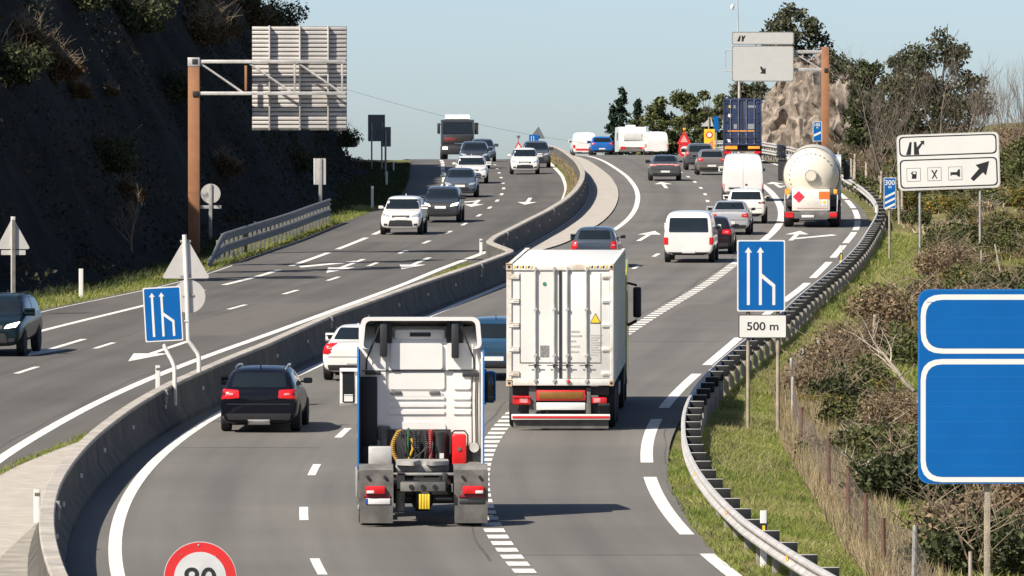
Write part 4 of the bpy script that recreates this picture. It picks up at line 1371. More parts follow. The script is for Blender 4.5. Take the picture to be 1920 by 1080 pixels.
# blue container lorry far ahead
NAVYC = mat('container_navy', (.022, .035, .085), .5, var=.2, scale=.8)
loc, yaw, pitch = place(1392, 309, L0, ST + 2, dist=508, dyaw=R(-2.2))
bt = thing('container_lorry', 'articulated lorry carrying a dark blue container below the overhead white sign', 'lorry', loc, yaw, pitch)
yb = -(ST + 2) / 2
c = container(bt, 12.0, 2.98, 2.44, 1.15, NAVYC, NAVYC, yb, bars=(-.75, -.25, .25, .75), barmat=mat('bar_grey_blue', (.16, .18, .24), .5))
for (x, z, w, h, mt) in ((-.78, 3.62, .18, .16, YELLOW), (-.80, 3.05, .22, .2, SIGNWHITE), (-.45, 2.35, .2, .3, mat('decal_grey', (.25, .26, .28), .5)), (.55, 2.35, .42, .34, MATS['decal_grey']), (.6, 3.62, .5, .14, MATS['decal_grey']),
                         (-.85, 1.45, .26, .2, SIGNWHITE), (-.5, 3.6, .12, .2, MATS['decal_grey'])):
    m = MB(); m.prism(rect(x - w / 2, x + w / 2, z - h / 2, z + h / 2), yb + .012, yb + .026, 'y'); m.build('decal', mt, c, 0)
m = MB(); m.prism(rect(-.95, .75, 2.04, 2.10), yb + .010, yb + .026, 'y'); m.build('reflective_tape', AMBER, c, 0)
m = MB(); m.prism(rect(yb + 1.0, yb + 4.5, 2.5, 3.1), -1.245, -1.225, 'x'); m.build('side_panel', SIGNWHITE, c, 0)
m = MB(); m.box(-.5, .5, yb + .3, yb + 12.5, .8, 1.13, .02); m.box(-1.15, 1.15, yb + .1, yb + .2, .45, .6, .02); m.build('trailer_frame', CHASSIS, bt)
for s in (-1, 1):
    m = MB(); m.box(s * .35, s * 1.1, yb + .02, yb + .08, .93, 1.10, .02); m.build('marker_board', AMBER, bt)
    m = MB(); m.box(s * .75, s * 1.15, yb + .02, yb + .1, .62, .78, .02); m.build('tail_light', TAIL, bt)
    for ya in (yb + 1.7, yb + 3.0, yb + 4.3): wheel(bt, s * 1.03, ya, .52, .38, rimmat=STEELDULL)
    wheel(bt, s * 1.03, yb + 13.6, .52, .34, rimmat=STEELDULL)
m = MB(); m.prism(rpoly([(yb + 12.35, .7), (yb + 12.35, 3.3), (yb + 14.0, 3.5), (yb + 14.6, 2.2), (yb + 14.7, .6)], .12), -1.24, 1.24, 'x'); m.build('cab', P_DKGREY, bt, 30)

# --- tanker
loc, yaw, pitch = place(1521, 427, L0, 13.0, dyaw=R(.25))
tk = thing('tanker_lorry', 'cream gas tanker lorry with domed rear end beside the right edge line', 'lorry', loc, yaw, pitch)
TANK = mat('tank_cream', (.66, .60, .49), .4, var=.07, scale=.8, coat=.2)
yb = -6.5
m = MB(); m.lathe([(yb + .14, .02), (yb + .16, .25), (yb + .22, .55), (yb + .34, .85), (yb + .55, 1.08), (yb + .85, 1.2), (yb + 1.1, 1.235), (yb + 9.3, 1.235), (yb + 9.7, 1.1), (yb + 10.0, .6), (yb + 10.1, .02)], 'y', (0, 0, 2.27), 48)
tank = m.build('tank', TANK, tk, 40)
m = MB(); m.lathe([(yb + 1.02, 1.24), (yb + 1.02, 1.262), (yb + 1.10, 1.262), (yb + 1.10, 1.24)], 'y', (0, 0, 2.27), 48); m.build('tank_band', SHADEPL, tank, 30)
m = MB(); m.lathe([(yb + .02, .02), (yb + .02, .26), (yb + .05, .30), (yb + .09, .30), (yb + .09, .26), (yb + .2, .26)], 'y', (-.03, 0, 2.30), 28); mh = m.build('manhole', TANK, tank, 30)
m = MB()
for k in range(16):
    a = 2 * math.pi * k / 16
    m.cyl((-.03 + .24 * math.cos(a), yb + .0, 2.30 + .24 * math.sin(a)), (-.03 + .24 * math.cos(a), yb + .03, 2.30 + .24 * math.sin(a)), .018, seg=8)
m.build('bolt_ring', SHADEPL, mh)
m = MB()
for k in range(24):
    a = R(20 + k * 12)
    if math.sin(a) < -.5: continue
    rr = .98
    m.box(rr * math.cos(a) - .03, rr * math.cos(a) + .03, yb + .40, yb + .46, 2.27 + rr * math.sin(a) - .012, 2.27 + rr * math.sin(a) + .012)
m.build('faded_marks', mat('grey_mark', (.36, .33, .30), .6), tank, 0)
m = MB(); m.box(-.84, .82, yb - .0, yb + .9, .74, 1.68, .03); bx = m.build('equipment_box', mat('box_white', (.66, .63, .57), .5, var=.06), tk)
def diamond(cx, cz, r): return [(cx - r, cz), (cx, cz - r), (cx + r, cz), (cx, cz + r)]
m = MB(); m.prism(diamond(-.55, 1.36, .26), yb - .012, yb + .002, 'y'); m.build('hazard_diamond', mat('diamond_red', (.62, .03, .06), .5), bx, 0)
m = MB(); m.prism(rect(.34, .80, 1.26, 1.58), yb - .012, yb + .002, 'y'); m.build('orange_plate', mat('hazard_orange', (.72, .16, .025), .5), bx, 0)
m = MB(); m.prism(rect(.46, .70, .98, 1.24, .02), yb - .010, yb + .002, 'y'); ey = m.build('label_square', PLATE, bx, 0)
m = MB(); m.prism(circle(.58, 1.11, .075, 18), yb - .016, yb - .008, 'y'); m.build('label_disc', YELLOW, ey, 0)
m = MB(); m.box(-.62, .74, yb - .012, yb + .002, .85, .875); m.build('pink_line', mat('faded_red', (.5, .24, .2), .6), bx, 0)
m = MB(); m.box(-1.12, 1.12, yb + .02, yb + .12, .40, .70, .02); m.build('rear_bar', SHADEPL, tk)
m = MB(); m.box(-.42, .12, yb - .0, yb + .03, .44, .55, .008); m.build('number_plate', PLATE, tk)
m = MB(); m.box(-.5, .5, yb + .3, yb + 12, .75, 1.08, .02); m.box(-1.1, 1.1, yb + .9, yb + 10, .9, 1.2, .03); m.build('trailer_frame', CHASSIS, tk)
for s in (-1, 1):
    m = MB(); m.box(s * .80, s * 1.14, yb - .01, yb + .06, .46, .66, .02); m.build('tail_light', TAIL, tk)
    m = MB(); m.tube([(s * 1.14, yb + .1, .7), (s * 1.16, yb + .15, 1.4), (s * 1.08, yb + .3, 1.65)], .03, 6); m.build('hose_tube', STEELDULL, tk)
    m = MB(); m.box(s * .98, s * 1.14, yb + .12, yb + .2, 1.48, 1.68, .02); m.build('amber_marker', AMBER, tk)
    for ya in (yb + 1.6, yb + 2.9, yb + 4.2): wheel(tk, s * 1.02, ya, .52, .40, rimmat=STEELDULL)
    twin(tk, s * .93, yb + 9.0, .52); wheel(tk, s * 1.03, yb + 12.1, .52, .34, rimmat=STEELDULL)
    m = MB(); m.box(s * 1.32, s * 1.60, yb + 12.0, yb + 12.2, 1.85, 2.75, .05, 3); m.tube([(s * 1.2, yb + 12.2, 2.7), (s * 1.45, yb + 12.1, 2.7)], .03, 6); m.build('mirror', TRIM, tk)
m = MB(); m.prism(rpoly([(yb + 10.6, .7), (yb + 10.6, 2.9), (yb + 12.2, 3.0), (yb + 12.8, 2.2), (yb + 12.9, .6)], .12), -1.22, 1.22, 'x'); m.build('cab', WHITEP, tk, 30)

# --- oncoming lorry
loc, yaw, pitch = place(858, 302, AL, 8.0, True, dist=600)
ol = thing('tipper_lorry', 'dark fronted lorry with white roof coming over the crest', 'lorry', loc, yaw, pitch)
yf = 4.0
m = MB(); m.prism(rpoly([(yf - 2.3, .9), (yf - 2.3, 3.0), (yf - .25, 2.95), (yf, 1.9), (yf + .02, .55), (yf - .6, .45)], .12), -1.24, 1.24, 'x'); cb = m.build('cab', P_DKGREY, ol, 30)
m = MB(); m.prism(rpoly([(yf - 2.4, 2.98), (yf - 2.2, 3.40), (yf - 1.5, 3.36), (yf - .4, 3.0)], .2), -.92, .92, 'x'); m.build('roof_deflector', WHITEP, ol, 30)
me_ = bpy.data.meshes.new('windscreen'); me_.from_pydata([(1.12, yf + .03, 1.95), (-1.12, yf + .03, 1.95), (-1.08, yf - .22, 2.82), (1.08, yf - .22, 2.82)], [], [(0, 1, 2, 3)]); link('windscreen', me_, GLASS, cb)
m = MB(); m.box(-1.1, 1.1, yf - .1, yf + .05, 1.15, 1.80, .03); m.build('grille', TRIM, cb)
m = MB(); m.box(.1, 1.0, yf + .04, yf + .06, 1.35, 1.62, .01); m.build('red_panel', mat('dull_red', (.16, .03, .03), .5), cb)
m = MB(); m.box(-.9, .25, yf + .04, yf + .07, 1.12, 1.2, .01); m.build('trim_bar', CHROME, cb)
m = MB(); m.box(-1.22, 1.22, yf - .3, yf + .08, .35, 1.0, .06); m.build('bumper', TRIM, ol)
for s in (-1, 1):
    m = MB(); m.box(s * .75, s * 1.12, yf + .05, yf + .11, .72, .92, .03); m.build('headlight', HEADLIT if s > 0 else HEAD, ol)
    m = MB(); m.box(s * 1.30, s * 1.52, yf - .35, yf - .2, 1.9, 2.7, .04); m.tube([(s * 1.2, yf - .3, 2.6), (s * 1.4, yf - .28, 2.6)], .03, 6); m.build('mirror', TRIM, ol)
    wheel(ol, s * 1.03, yf - 1.4, .5, .34, rimmat=STEELDULL); twin(ol, s * .93, yf - 5.6, .5)
m = MB(); m.box(-1.2, 1.2, yf - 8, yf - 2.6, 1.15, 2.7, .05); m.build('load_body', P_GREYB, ol)
m = MB(); m.box(-.5, .5, yf - 7.9, yf - .5, .7, 1.14, .02); m.build('frame', CHASSIS, ol)
# ------------------------------------------------------------------ signs
class Sign:
    """a thing standing at photo point (x, y); its parts are given in photo coordinates and built at real size"""
    def __init__(self, name, label, cat, x, y=None, dist=None, base=None, group=None, roll=0, dz=0.0):
        if dist is None: X, Y = P(x, y)
        else: X, Y = XA(x, dist), dist
        self.Y, self.s, self.x0 = Y, F / Y, x
        zg = TZ(X, Y) if base is None else base
        self.yb = HOR + F * (CAMZ - zg) / Y
        self.t = thing(name, label, cat, (X, Y, zg), group=group)
        self.roll, self.piv = R(roll), None

    def u(self, x): return (x - self.x0) / self.s
    def v(self, y): return (self.yb - y) / self.s

    def pts(self, pp):
        out = [(self.u(x), self.v(y)) for x, y in pp]
        if self.roll and self.piv:
            px, pz = self.u(self.piv[0]), self.v(self.piv[1])
            c, s = math.cos(self.roll), math.sin(self.roll)
            out = [(px + (a - px) * c - (b - pz) * s, pz + (a - px) * s + (b - pz) * c) for a, b in out]
        return out

    def board(self, name, pp, material, y=0.0, th=.02, r=0, parent=None, smooth=0):
        p = self.pts(pp)
        if r: p = rpoly(p, r / self.s, 5)
        m = MB(); m.prism(p, y - th, y, 'y')
        return m.build(name, material, parent or self.t, smooth)

    def box(self, name, x0, x1, y0, y1, material, ya=0.0, yb=.1, bev=.006, parent=None):
        m = MB(); m.box(self.u(x0), self.u(x1), ya, yb, self.v(y1), self.v(y0), bev)
        return m.build(name, material, parent or self.t, 30)

    def pole(self, x, ytop, r=.04, y=.06, name='post', material=None, below=.15, ybot=None, parent=None):
        m = MB(); m.cyl((self.u(x), y, -below if ybot is None else self.v(ybot)), (self.u(x), y, self.v(ytop)), r, seg=12)
        return m.build(name, material or STEELDULL, parent or self.t, 40)

    def text(self, txt, x, y, hpx, material, yy, parent=None, name='lettering', wide=1.0):
        cu = bpy.data.curves.new('txt', 'FONT'); cu.body = txt; cu.align_x = 'CENTER'; cu.extrude = .01; cu.offset = .012
        o = bpy.data.objects.new('txt', cu); COL.objects.link(o)
        dg = bpy.context.evaluated_depsgraph_get()
        me = bpy.data.meshes.new_from_object(o.evaluated_get(dg))
        bpy.data.objects.remove(o); bpy.data.curves.remove(cu)
        co = np.array([v.co[:] for v in me.vertices])
        h = co[:, 1].max() - co[:, 1].min()
        k = hpx / self.s / h
        cx = (co[:, 0].max() + co[:, 0].min()) / 2; cy = (co[:, 1].max() + co[:, 1].min()) / 2
        ux, vz = self.pts([(x, y)])[0]
        c, s = math.cos(self.roll), math.sin(self.roll)
        for v in me.vertices:
            a, b, d = (v.co.x - cx) * k * wide, (v.co.y - cy) * k, v.co.z
            v.co = Vector((ux + a * c - b * s, yy - d * .2, vz + a * s + b * c))
        me.materials.clear()
        return link(name, me, material, parent or self.t)


def R4(x0, y0, x1, y1): return [(x0, y1), (x1, y1), (x1, y0), (x0, y0)]


def lane_symbol(sg, bx, by, w, h, y, parent):
    """two long arrows and a lane that joins from the right"""
    X = lambda a: bx + a * w
    Yp = lambda b: by + b * h
    t = .030
    for ax in (.235, .485):
        sg.board('lane_arrow', [(X(ax - t), Yp(.91)), (X(ax + t), Yp(.91)), (X(ax + t), Yp(.175)), (X(ax + .075), Yp(.175)), (X(ax), Yp(.10)), (X(ax - .075), Yp(.175)), (X(ax - t), Yp(.175))], SIGNWHITE, y, .003, parent=parent)
    sg.board('joining_lane', [(X(.49), Yp(.455)), (X(.49), Yp(.52)), (X(.735), Yp(.655)), (X(.735), Yp(.91)), (X(.795), Yp(.91)), (X(.795), Yp(.625))], SIGNWHITE, y - .0005, .003, parent=parent)


# blue lane sign "500 m"
s = Sign('lane_sign', 'blue lane merge sign with white 500 m plate beside the guardrail', 'road sign', 1427, dist=186)
bd = s.board('sign_panel', R4(1382, 450, 1472, 584), SIGNWHITE, 0, .03, 3)
f = s.board('blue_field', R4(1384.5, 452.5, 1469.5, 581.5), SIGNBLUE, -.03, .003, 3, bd)
lane_symbol(s, 1382, 450, 90, 134, -.033, bd)
pl = s.board('distance_plate', R4(1385, 590, 1475, 634), BLACK, 0, .028, 2)
s.board('plate_face', R4(1386.6, 591.6, 1473.4, 632.4), SIGNWHITE, -.028, .003, 2, pl)
s.text('500 m', 1430, 611.5, 15.5, BLACK, -.033, pl, wide=1.12)
for x in (1403, 1459):
    s.pole(x, 455, .045, .05, 'post', POSTWOOD, below=.4)

# countdown boards
def countdown(name, label, x, y, dist, bx, by, w, h, n, txt=None):
    s = Sign(name, label, 'road sign', x, y, dist)
    bd = s.board('sign_panel', R4(bx, by, bx + w, by + h), SIGNWHITE, 0, .025, 1.5)
    s.board('blue_field', R4(bx + 1, by + 1, bx + w - 1, by + h - 1), SIGNBLUE, -.025, .003, 1, bd)
    for k in range(n):
        b0 = by + h * (.40 + .6 * (k + .25) / max(n, 1) * (.92 if n > 1 else .6))
        t = h * .075 * (1 if n > 1 else 1.5)
        sl = h * .16
        s.board('stripe', [(bx + 2, b0 + sl), (bx + w - 2, b0), (bx + w - 2, b0 + t), (bx + 2, b0 + sl + t)], SIGNWHITE, -.028, .003, parent=bd)
    if txt:
        s.text(txt, bx + w / 2, by + h * .16, h * .16, SIGNWHITE, -.030, bd)
        s.text('m', bx + w / 2, by + h * .31, h * .07, SIGNWHITE, -.030, bd)
    s.pole(x, by + 4, .045, .05, 'post', POSTWOOD if n == 3 else STEELDULL)
    return s
countdown('countdown_sign', 'blue countdown board reading 300 m with three white stripes', 1668, 485, None, 1657, 333, 23, 58, 3, '300')
countdown('countdown_sign', 'small blue countdown board with one white stripe beside the rust coloured gantry post', 1532, None, 470, 1524, 228, 17, 37, 1, '100')

# white service sign
s = Sign('service_sign', 'large white exit sign with fuel, food and lodging symbols and black arrow', 'road sign', 1780, dist=318, roll=2.0)
s.piv = (1778, 302)
bd = s.board('sign_panel', R4(1682, 250, 1874, 355), mat('sign_edge', (.52, .51, .48), .5), 0, .05, 11)
s.board('white_face', R4(1684, 252, 1872, 353), SIGNWHITE, -.05, .003, 10, bd)
for (a, b) in ((253.5, 291), (297, 351)):
    s.board('black_border', R4(1686.5, a, 1869.5, b), BLACK, -.053, .003, 9, bd)
    s.board('white_panel', R4(1689, a + 2.4, 1867, b - 2.4), SIGNWHITE, -.056, .003, 8, bd)
y = -.059
s.board('exit_symbol', [(1699, 288), (1708, 288), (1710.5, 264), (1706.5, 264)], BLACK, y, .003, parent=bd)
s.board('exit_symbol', [(1714, 288), (1724, 288), (1723, 279), (1731, 268), (1733.5, 271), (1734, 262), (1726, 263), (1728, 266), (1720, 274), (1719, 264), (1714.5, 264)], BLACK, y, .003, parent=bd)
for x in (1699, 1738, 1777):
    fr = s.board('symbol_frame', R4(x, 313, x + 26, 338), BLACK, y, .003, parent=bd)
    s.board('symbol_ground', R4(x + .7, 313.7, x + 25.3, 337.3), SIGNWHITE, y - .003, .003, parent=fr)
y2 = y - .006
s.board('fuel_pump', [(1708, 333), (1717, 333), (1717.5, 324), (1718, 319.5), (1709, 319.5), (1707, 323), (1709, 326)], BLACK, y2, .003, parent=bd)
s.board('pump_window', R4(1710.5, 320.8, 1716, 324), SIGNWHITE, y2 - .003, .002, parent=bd)
for a in (1, -1):
    s.board('cutlery', [(1751 - 5.6 * a, 334), (1751 - 3.2 * a, 334), (1751 + 6 * a, 318), (1751 + 3.2 * a, 317.5)], BLACK, y2 - (.001 if a > 0 else 0), .003, parent=bd)
s.board('bed', [(1781, 323), (1781, 330), (1783, 330), (1783, 328), (1792, 328.5), (1796, 332), (1799, 332), (1799, 318), (1796, 318), (1793, 323)], BLACK, y2, .003, parent=bd)
s.board('exit_arrow', [(1818.5, 336), (1824, 341.5), (1842, 325.5), (1847.5, 331.5), (1854.5, 304.5), (1828.5, 311), (1835, 318)], BLACK, y, .003, parent=bd)
for x in (1725, 1838):
    s.pole(x, 290, .055, .06, 'post', STEELDULL, below=.6)
s.box('rail', 1700, 1860, 278, 282, STEEL, .002, .05); s.box('rail', 1700, 1860, 325, 329, STEEL, .002, .05)

# big blue sign, near right
s = Sign('direction_sign', 'big blue blank direction sign with white borders at the right edge', 'road sign', 1852, dist=118)
bd = s.board('sign_panel', R4(1721, 542, 2230, 907), mat('blue_edge', (.008, .12, .36), .5), 0, .06, 24)
bf = s.board('blue_face', R4(1723.5, 544.5, 2227.5, 904.5), SIGNBLUE, -.06, .003, 23, bd)
for (a, b) in ((552, 663), (673, 904)):
    s.board('white_border', R4(1726, a, 2224, b), SIGNWHITE, -.063, .003, 40, bd)
    s.board('blue_field', R4(1735.5, a + 10, 2214, b - 10), SIGNBLUE, -.066, .003, 32, bd)
for k in range(12):                                          # extruded planks show as faint seams
    yy = 566 + k * 28
    if 648 < yy < 690: continue
    s.board('plank_seam', R4(1737, yy, 2212, yy + .5), mat('seam_blue', (.012, .13, .42), .5), -.069, .001, parent=bd)
for x in (1852, 2098):
    m = MB()
    m.box(s.u(x - 5.5), s.u(x + 5.5), .02, .035, -.3, s.v(560), .003); m.box(s.u(x - 5.5), s.u(x + 5.5), .145, .16, -.3, s.v(560), .003); m.box(s.u(x - 1), s.u(x + 1), .035, .145, -.3, s.v(560))
    m.build('post', POSTWOOD, s.t, 30)
s.box('rail', 1730, 2220, 600, 608, STEEL, .001, .02); s.box('rail', 1730, 2220, 840, 848, STEEL, .001, .02)

# round 80 sign at the bottom edge
s = Sign('speed_limit_sign', 'round red and white 80 speed limit sign cut by the bottom edge', 'road sign', 374, dist=101)
c = s.board('sign_disc', [(375 + 68.5 * math.cos(2 * math.pi * k / 64), 1084 + 68.5 * math.sin(2 * math.pi * k / 64)) for k in range(64)], SIGNBACK, 0, .02)
s.board('red_ring', [(375 + 67 * math.cos(2 * math.pi * k / 64), 1084 + 67 * math.sin(2 * math.pi * k / 64)) for k in range(64)], RED, -.02, .003, parent=c)
s.board('white_centre', [(375 + 49 * math.cos(2 * math.pi * k / 64), 1084 + 49 * math.sin(2 * math.pi * k / 64)) for k in range(64)], mat('worn_white', (.50, .50, .49), .5), -.023, .003, parent=c)
s.text('80', 375, 1086, 44, BLACK, -.028, c, wide=1.05)
m = MB()
for (a, b, r_) in ((372, 1022, 2.2), (340, 1040, 1), (404, 1043, 1), (355, 1024, .8)):
    m.cyl((s.u(a), -.03, s.v(b)), (s.u(a), -.022, s.v(b)), r_ / s.s, seg=10)
m.build('rivet', STEELDULL, c)
s.pole(375, 1040, .04, .05)

# signs on the median barrier
X1, Y1 = P(373, 697, .9)
s = Sign('warning_sign', 'back of a triangular and a round sign on one bent post on the barrier', 'road sign', 373, dist=Y1, base=Z(BC(Y1), Y1) + .5)
tri = s.board('triangle_back', [(303, 522), (394, 522), (348.5, 443)], SIGNBACK, 0, .02, 7)
cb = s.board('round_back', [(354 + 31 * math.cos(2 * math.pi * k / 48), 556 + 31 * math.sin(2 * math.pi * k / 48)) for k in range(48)], SIGNBACK, .012, .02)
m = MB(); m.tube([(s.u(346), -.06, s.v(440)), (s.u(351), -.06, s.v(560)), (s.u(353), -.055, s.v(637)), (s.u(358), -.03, s.v(645)), (s.u(370), .0, s.v(662)), (s.u(373), .0, s.v(670)), (s.u(373), 0, -.1)], .055, 10)
m.build('post', SIGNWHITE, s.t, 40)
for a, b in ((450, 5), (515, 5)): s.box('clamp', 338, 358, a, a + b, STEELDULL, -.03, -.018)
s.box('clamp', 342, 364, 552, 556, STEELDULL, -.03, -.006)

X1, Y1 = P(328, 718, .9)
s = Sign('lane_sign', 'small blue lane merge sign leaning on a crooked post on the barrier', 'road sign', 329, dist=Y1 - 1.0, base=Z(BC(Y1), Y1) + .5, roll=3.2)
s.piv = (305, 589)
bd = s.board('sign_panel', R4(270, 538, 341, 640), SIGNWHITE, 0, .03, 3)
s.board('blue_field', R4(272.3, 540.3, 338.7, 637.7), SIGNBLUE, -.03, .003, 3, bd)
lane_symbol(s, 270, 538, 71, 102, -.033, bd)
m = MB(); m.tube([(s.u(303), .06, s.v(545)), (s.u(306), .06, s.v(640)), (s.u(309), .05, s.v(652)), (s.u(322), .02, s.v(676)), (s.u(327), .0, s.v(688)), (s.u(328), 0, -.1)], .05, 10)
m.build('post', SIGNWHITE, s.t, 40)
m = MB(); m.tube([(s.u(341), .02, s.v(602)), (s.u(352), .05, s.v(603))], .03, 8); m.build('tie_bar', SIGNWHITE, s.t)

# left verge signs seen from behind
s = Sign('warning_sign', 'back of a triangular sign with small plate on the left verge', 'road sign', 25, dist=252)
s.board('triangle_back', [(-8, 467), (57, 467), (24, 407)], SIGNBACK, 0, .02, 6)
s.board('plate_back', R4(2, 469, 48, 478), SIGNBACK, .0, .02, 1)
m = MB(); m.box(s.u(20.5), s.u(29), -.10, -.025, -.2, s.v(406), .012); m.build('post', STEEL, s.t, 30)
m = MB(); m.box(s.u(23), s.u(29.2), -.112, -.101, -.2, s.v(412), .001); m.build('post_web', SHADEPL, s.t, 0)

s = Sign('speed_limit_sign', 'back of a round sign behind the rust coloured gantry post', 'road sign', 395, dist=330)
s.board('round_back', [(395 + 18.5 * math.cos(2 * math.pi * k / 48), 363 + 18.5 * math.sin(2 * math.pi * k / 48)) for k in range(48)], SIGNBACK, 0, .02)
s.board('plate_back', R4(376, 385, 415, 391), SIGNBACK, 0, .02, 1)
m = MB(); m.box(s.u(391.5), s.u(398), -.08, -.025, -.2, s.v(345), .01); m.build('post', STEELDULL, s.t, 30)

s = Sign('small_sign', 'back of a small upright rectangular sign at the end of the left guardrail', 'road sign', 600, dist=372)
s.board('panel_back', R4(588, 297, 611, 346), SIGNBACK, 0, .03, 1)
m = MB(); m.box(s.u(597.5), s.u(604), -.09, -.035, -.2, s.v(297), .01); m.build('post', STEELDULL, s.t, 30)
s.box('edge_strip', 588, 590.5, 297, 346, SIGNWHITE, -.04, -.0305, 0)

s = Sign('dark_sign', 'larger of two dark sign backs against the sky on the left verge', 'road sign', 705, dist=478)
b = s.board('panel_back', R4(690, 215, 722, 265), SIGNDARK, 0, .04, 1)
for k in range(6): s.box('rib', 690.5, 721.5, 220 + k * 7.5, 221.2 + k * 7.5, SHADEPL, -.055, -.041, 0, b)
s.pole(697, 230, .05, -.08); s.pole(716, 230, .05, -.08)
s = Sign('dark_sign', 'smaller of two dark sign backs on the left verge', 'road sign', 724, dist=455)
b = s.board('panel_back', R4(714, 238, 733, 275), SIGNDARK, 0, .04, 1)
for k in range(4): s.box('rib', 714.5, 732.5, 243 + k * 7.5, 244.2 + k * 7.5, SHADEPL, -.055, -.041, 0, b)
s.pole(723, 245, .06, -.09)

# median signs at the crest
s = Sign('warning_sign', 'small red bordered roadworks triangle with lamp on the median at the crest', 'road sign', 972, dist=560)
b = s.board('triangle_panel', [(963, 281), (981, 281), (972, 265)], RED, 0, .03, 1.5)
s.board('white_face', [(967, 278.8), (977, 278.8), (972, 269.5)], SIGNWHITE, -.03, .004, .5, b)
s.pole(972, 256, .04, .05); s.box('lamp', 968.5, 975.5, 254, 258, SHADEPL, -.05, .1)
s = Sign('lane_sign', 'distant blue lane merge sign with grey triangle back above it on the median', 'road sign', 1003, dist=585)
b = s.board('blue_panel', R4(992, 253, 1010, 275), SIGNBLUE, 0, .03, .5)
lane_symbol(s, 992, 253, 18, 22, -.03, b)
s.board('triangle_back', [(992, 260), (1022, 260), (1010, 237)], SIGNDARK, .08, .03, 2)
s.pole(1004, 245, .05, .1)

# roadworks boards beyond the crest
s = Sign('roadworks_sign', 'red triangle over a round red speed sign on a trestle right of the white vans', 'road sign', 1283, dist=560)
b = s.board('red_panel', R4(1273, 262, 1294, 294), mat('works_red', (.60, .10, .09), .5), .0, .03, 2)
b2 = s.board('triangle_panel', [(1269, 270), (1296, 270), (1282.5, 244)], RED, -.035, .03, 2)
s.board('triangle_face', [(1275.5, 266.5), (1289.5, 266.5), (1282.5, 253)], mat('works_pink', (.62, .30, .27), .5), -.065, .004, 1, b2)
b3 = s.board('speed_disc', [(1283 + 11.5 * math.cos(2 * math.pi * k / 36), 281 + 11.5 * math.sin(2 * math.pi * k / 36)) for k in range(36)], RED, -.035, .03)
s.board('disc_centre', [(1283.5 + 7.5 * math.cos(2 * math.pi * k / 36), 281.5 + 7.5 * math.sin(2 * math.pi * k / 36)) for k in range(36)], SIGNWHITE, -.065, .004, parent=b3)
s.text('80', 1283.5, 281.5, 7, BLACK, -.071, b3)
s.pole(1283, 242, .05, .06); s.box('lamp', 1280.5, 1285, 240, 244, AMBER, -.1, .05)
s = Sign('roadworks_sign', 'yellow roadworks board with round sign above the dark people carrier', 'road sign', 1329, dist=530)
b = s.board('yellow_board', R4(1320, 242, 1340, 284), YELLOW, 0, .04, 1)
c = s.board('ring_sign', [(1330 + 6.5 * math.cos(2 * math.pi * k / 36), 253 + 6.5 * math.sin(2 * math.pi * k / 36)) for k in range(36)], RED, -.04, .004, parent=b)
s.board('ring_centre', [(1330 + 4.4 * math.cos(2 * math.pi * k / 36), 253 + 4.4 * math.sin(2 * math.pi * k / 36)) for k in range(36)], SIGNWHITE, -.044, .004, parent=c)
s.board('red_patch', [(1327, 270), (1336, 262), (1338, 278), (1330, 281)], mat('faded_orange', (.65, .20, .12), .5), -.04, .004, parent=b)
for x in (1323, 1337): s.pole(x, 250, .05, .06)
s = Sign('lane_sign', 'tall narrow blue sign left of the dark blue container', 'road sign', 1342, dist=545)
s.board('blue_panel', R4(1338, 218, 1347, 246), SIGNBLUE, 0, .04, .5); s.pole(1343, 220, .06, .06)
s = Sign('warning_sign', 'grey triangular sign back behind the yellow roadworks board', 'road sign', 1329, dist=556)
s.board('triangle_back', [(1314, 237), (1338, 237), (1333, 219)], SIGNBACK, 0, .03, 1); s.pole(1329, 220, .05, -.08)

# ------------------------------------------------------------------ gantries
def truss(s, y, x0, x1, yt, yl, panels, th=.075, yy=0.0):
    parent = s.box('truss', x0, x1, yt - 3.0, yt + 3.5, STEEL, yy - th, yy + th, .015)
    s.box('lower_chord', x0, x1, yl - 3.0, yl + 3.5, STEEL, yy - th, yy + th, .015, parent)
    for i in range(panels):
        a = x0 + (x1 - x0) * i / panels; b = x0 + (x1 - x0) * (i + .9) / panels
        m = MB(); m.cyl((s.u(a + 3), yy, s.v(yt + 3)), (s.u(b), yy, s.v(yl - 2)), .045, seg=8); m.build('diagonal', STEEL, parent)
    return parent


s = Sign('gantry_sign', 'cantilever gantry on rust coloured post with ribbed back of a large sign', 'gantry', 364, 478)
m = MB(); m.box(s.u(353), s.u(374.5), -.22, .22, -.2, s.v(125), .02); m.build('post', CORTEN, s.t, 30)
m = MB(); m.box(s.u(352.5), s.u(375), -.235, .235, s.v(125), s.v(108), .02); cap = m.build('post_head', STEEL, s.t, 30)
s.box('head_plate', 361, 371, 111, 120, TRIM, -.26, -.236, .004, cap)
s.box('joint_plate', 362, 372, 171, 181, TRIM, -.26, -.221, .004)
tp = truss(s, 0, 372, 648, 115.5, 175, 3, yy=-.10)
s.box('strut', 459, 463.5, 123, 170, CORTEN, -.16, -.04, .01, tp)
for x in (551, 640): s.box('strut', x, x + 3.5, 118, 172, STEEL, -.16, -.06, .01, tp)
SLAT = mat('extruded_slats', (.52, .49, .455), .5, metal=.25, var=.06, scale=2)
pb = s.board('panel_back', R4(472, 49, 650, 244), SHADEPL, .42, .04)
m = MB()
nsl = 24
for k in range(nsl):
    a = 50 + k * (193 / nsl); b = a + 193 / nsl * .72
    m.box(s.u(472.5), s.u(649.5), .35, .385, s.v(b), s.v(a), .012)
m.build('slat_panel', SLAT, pb, 30)
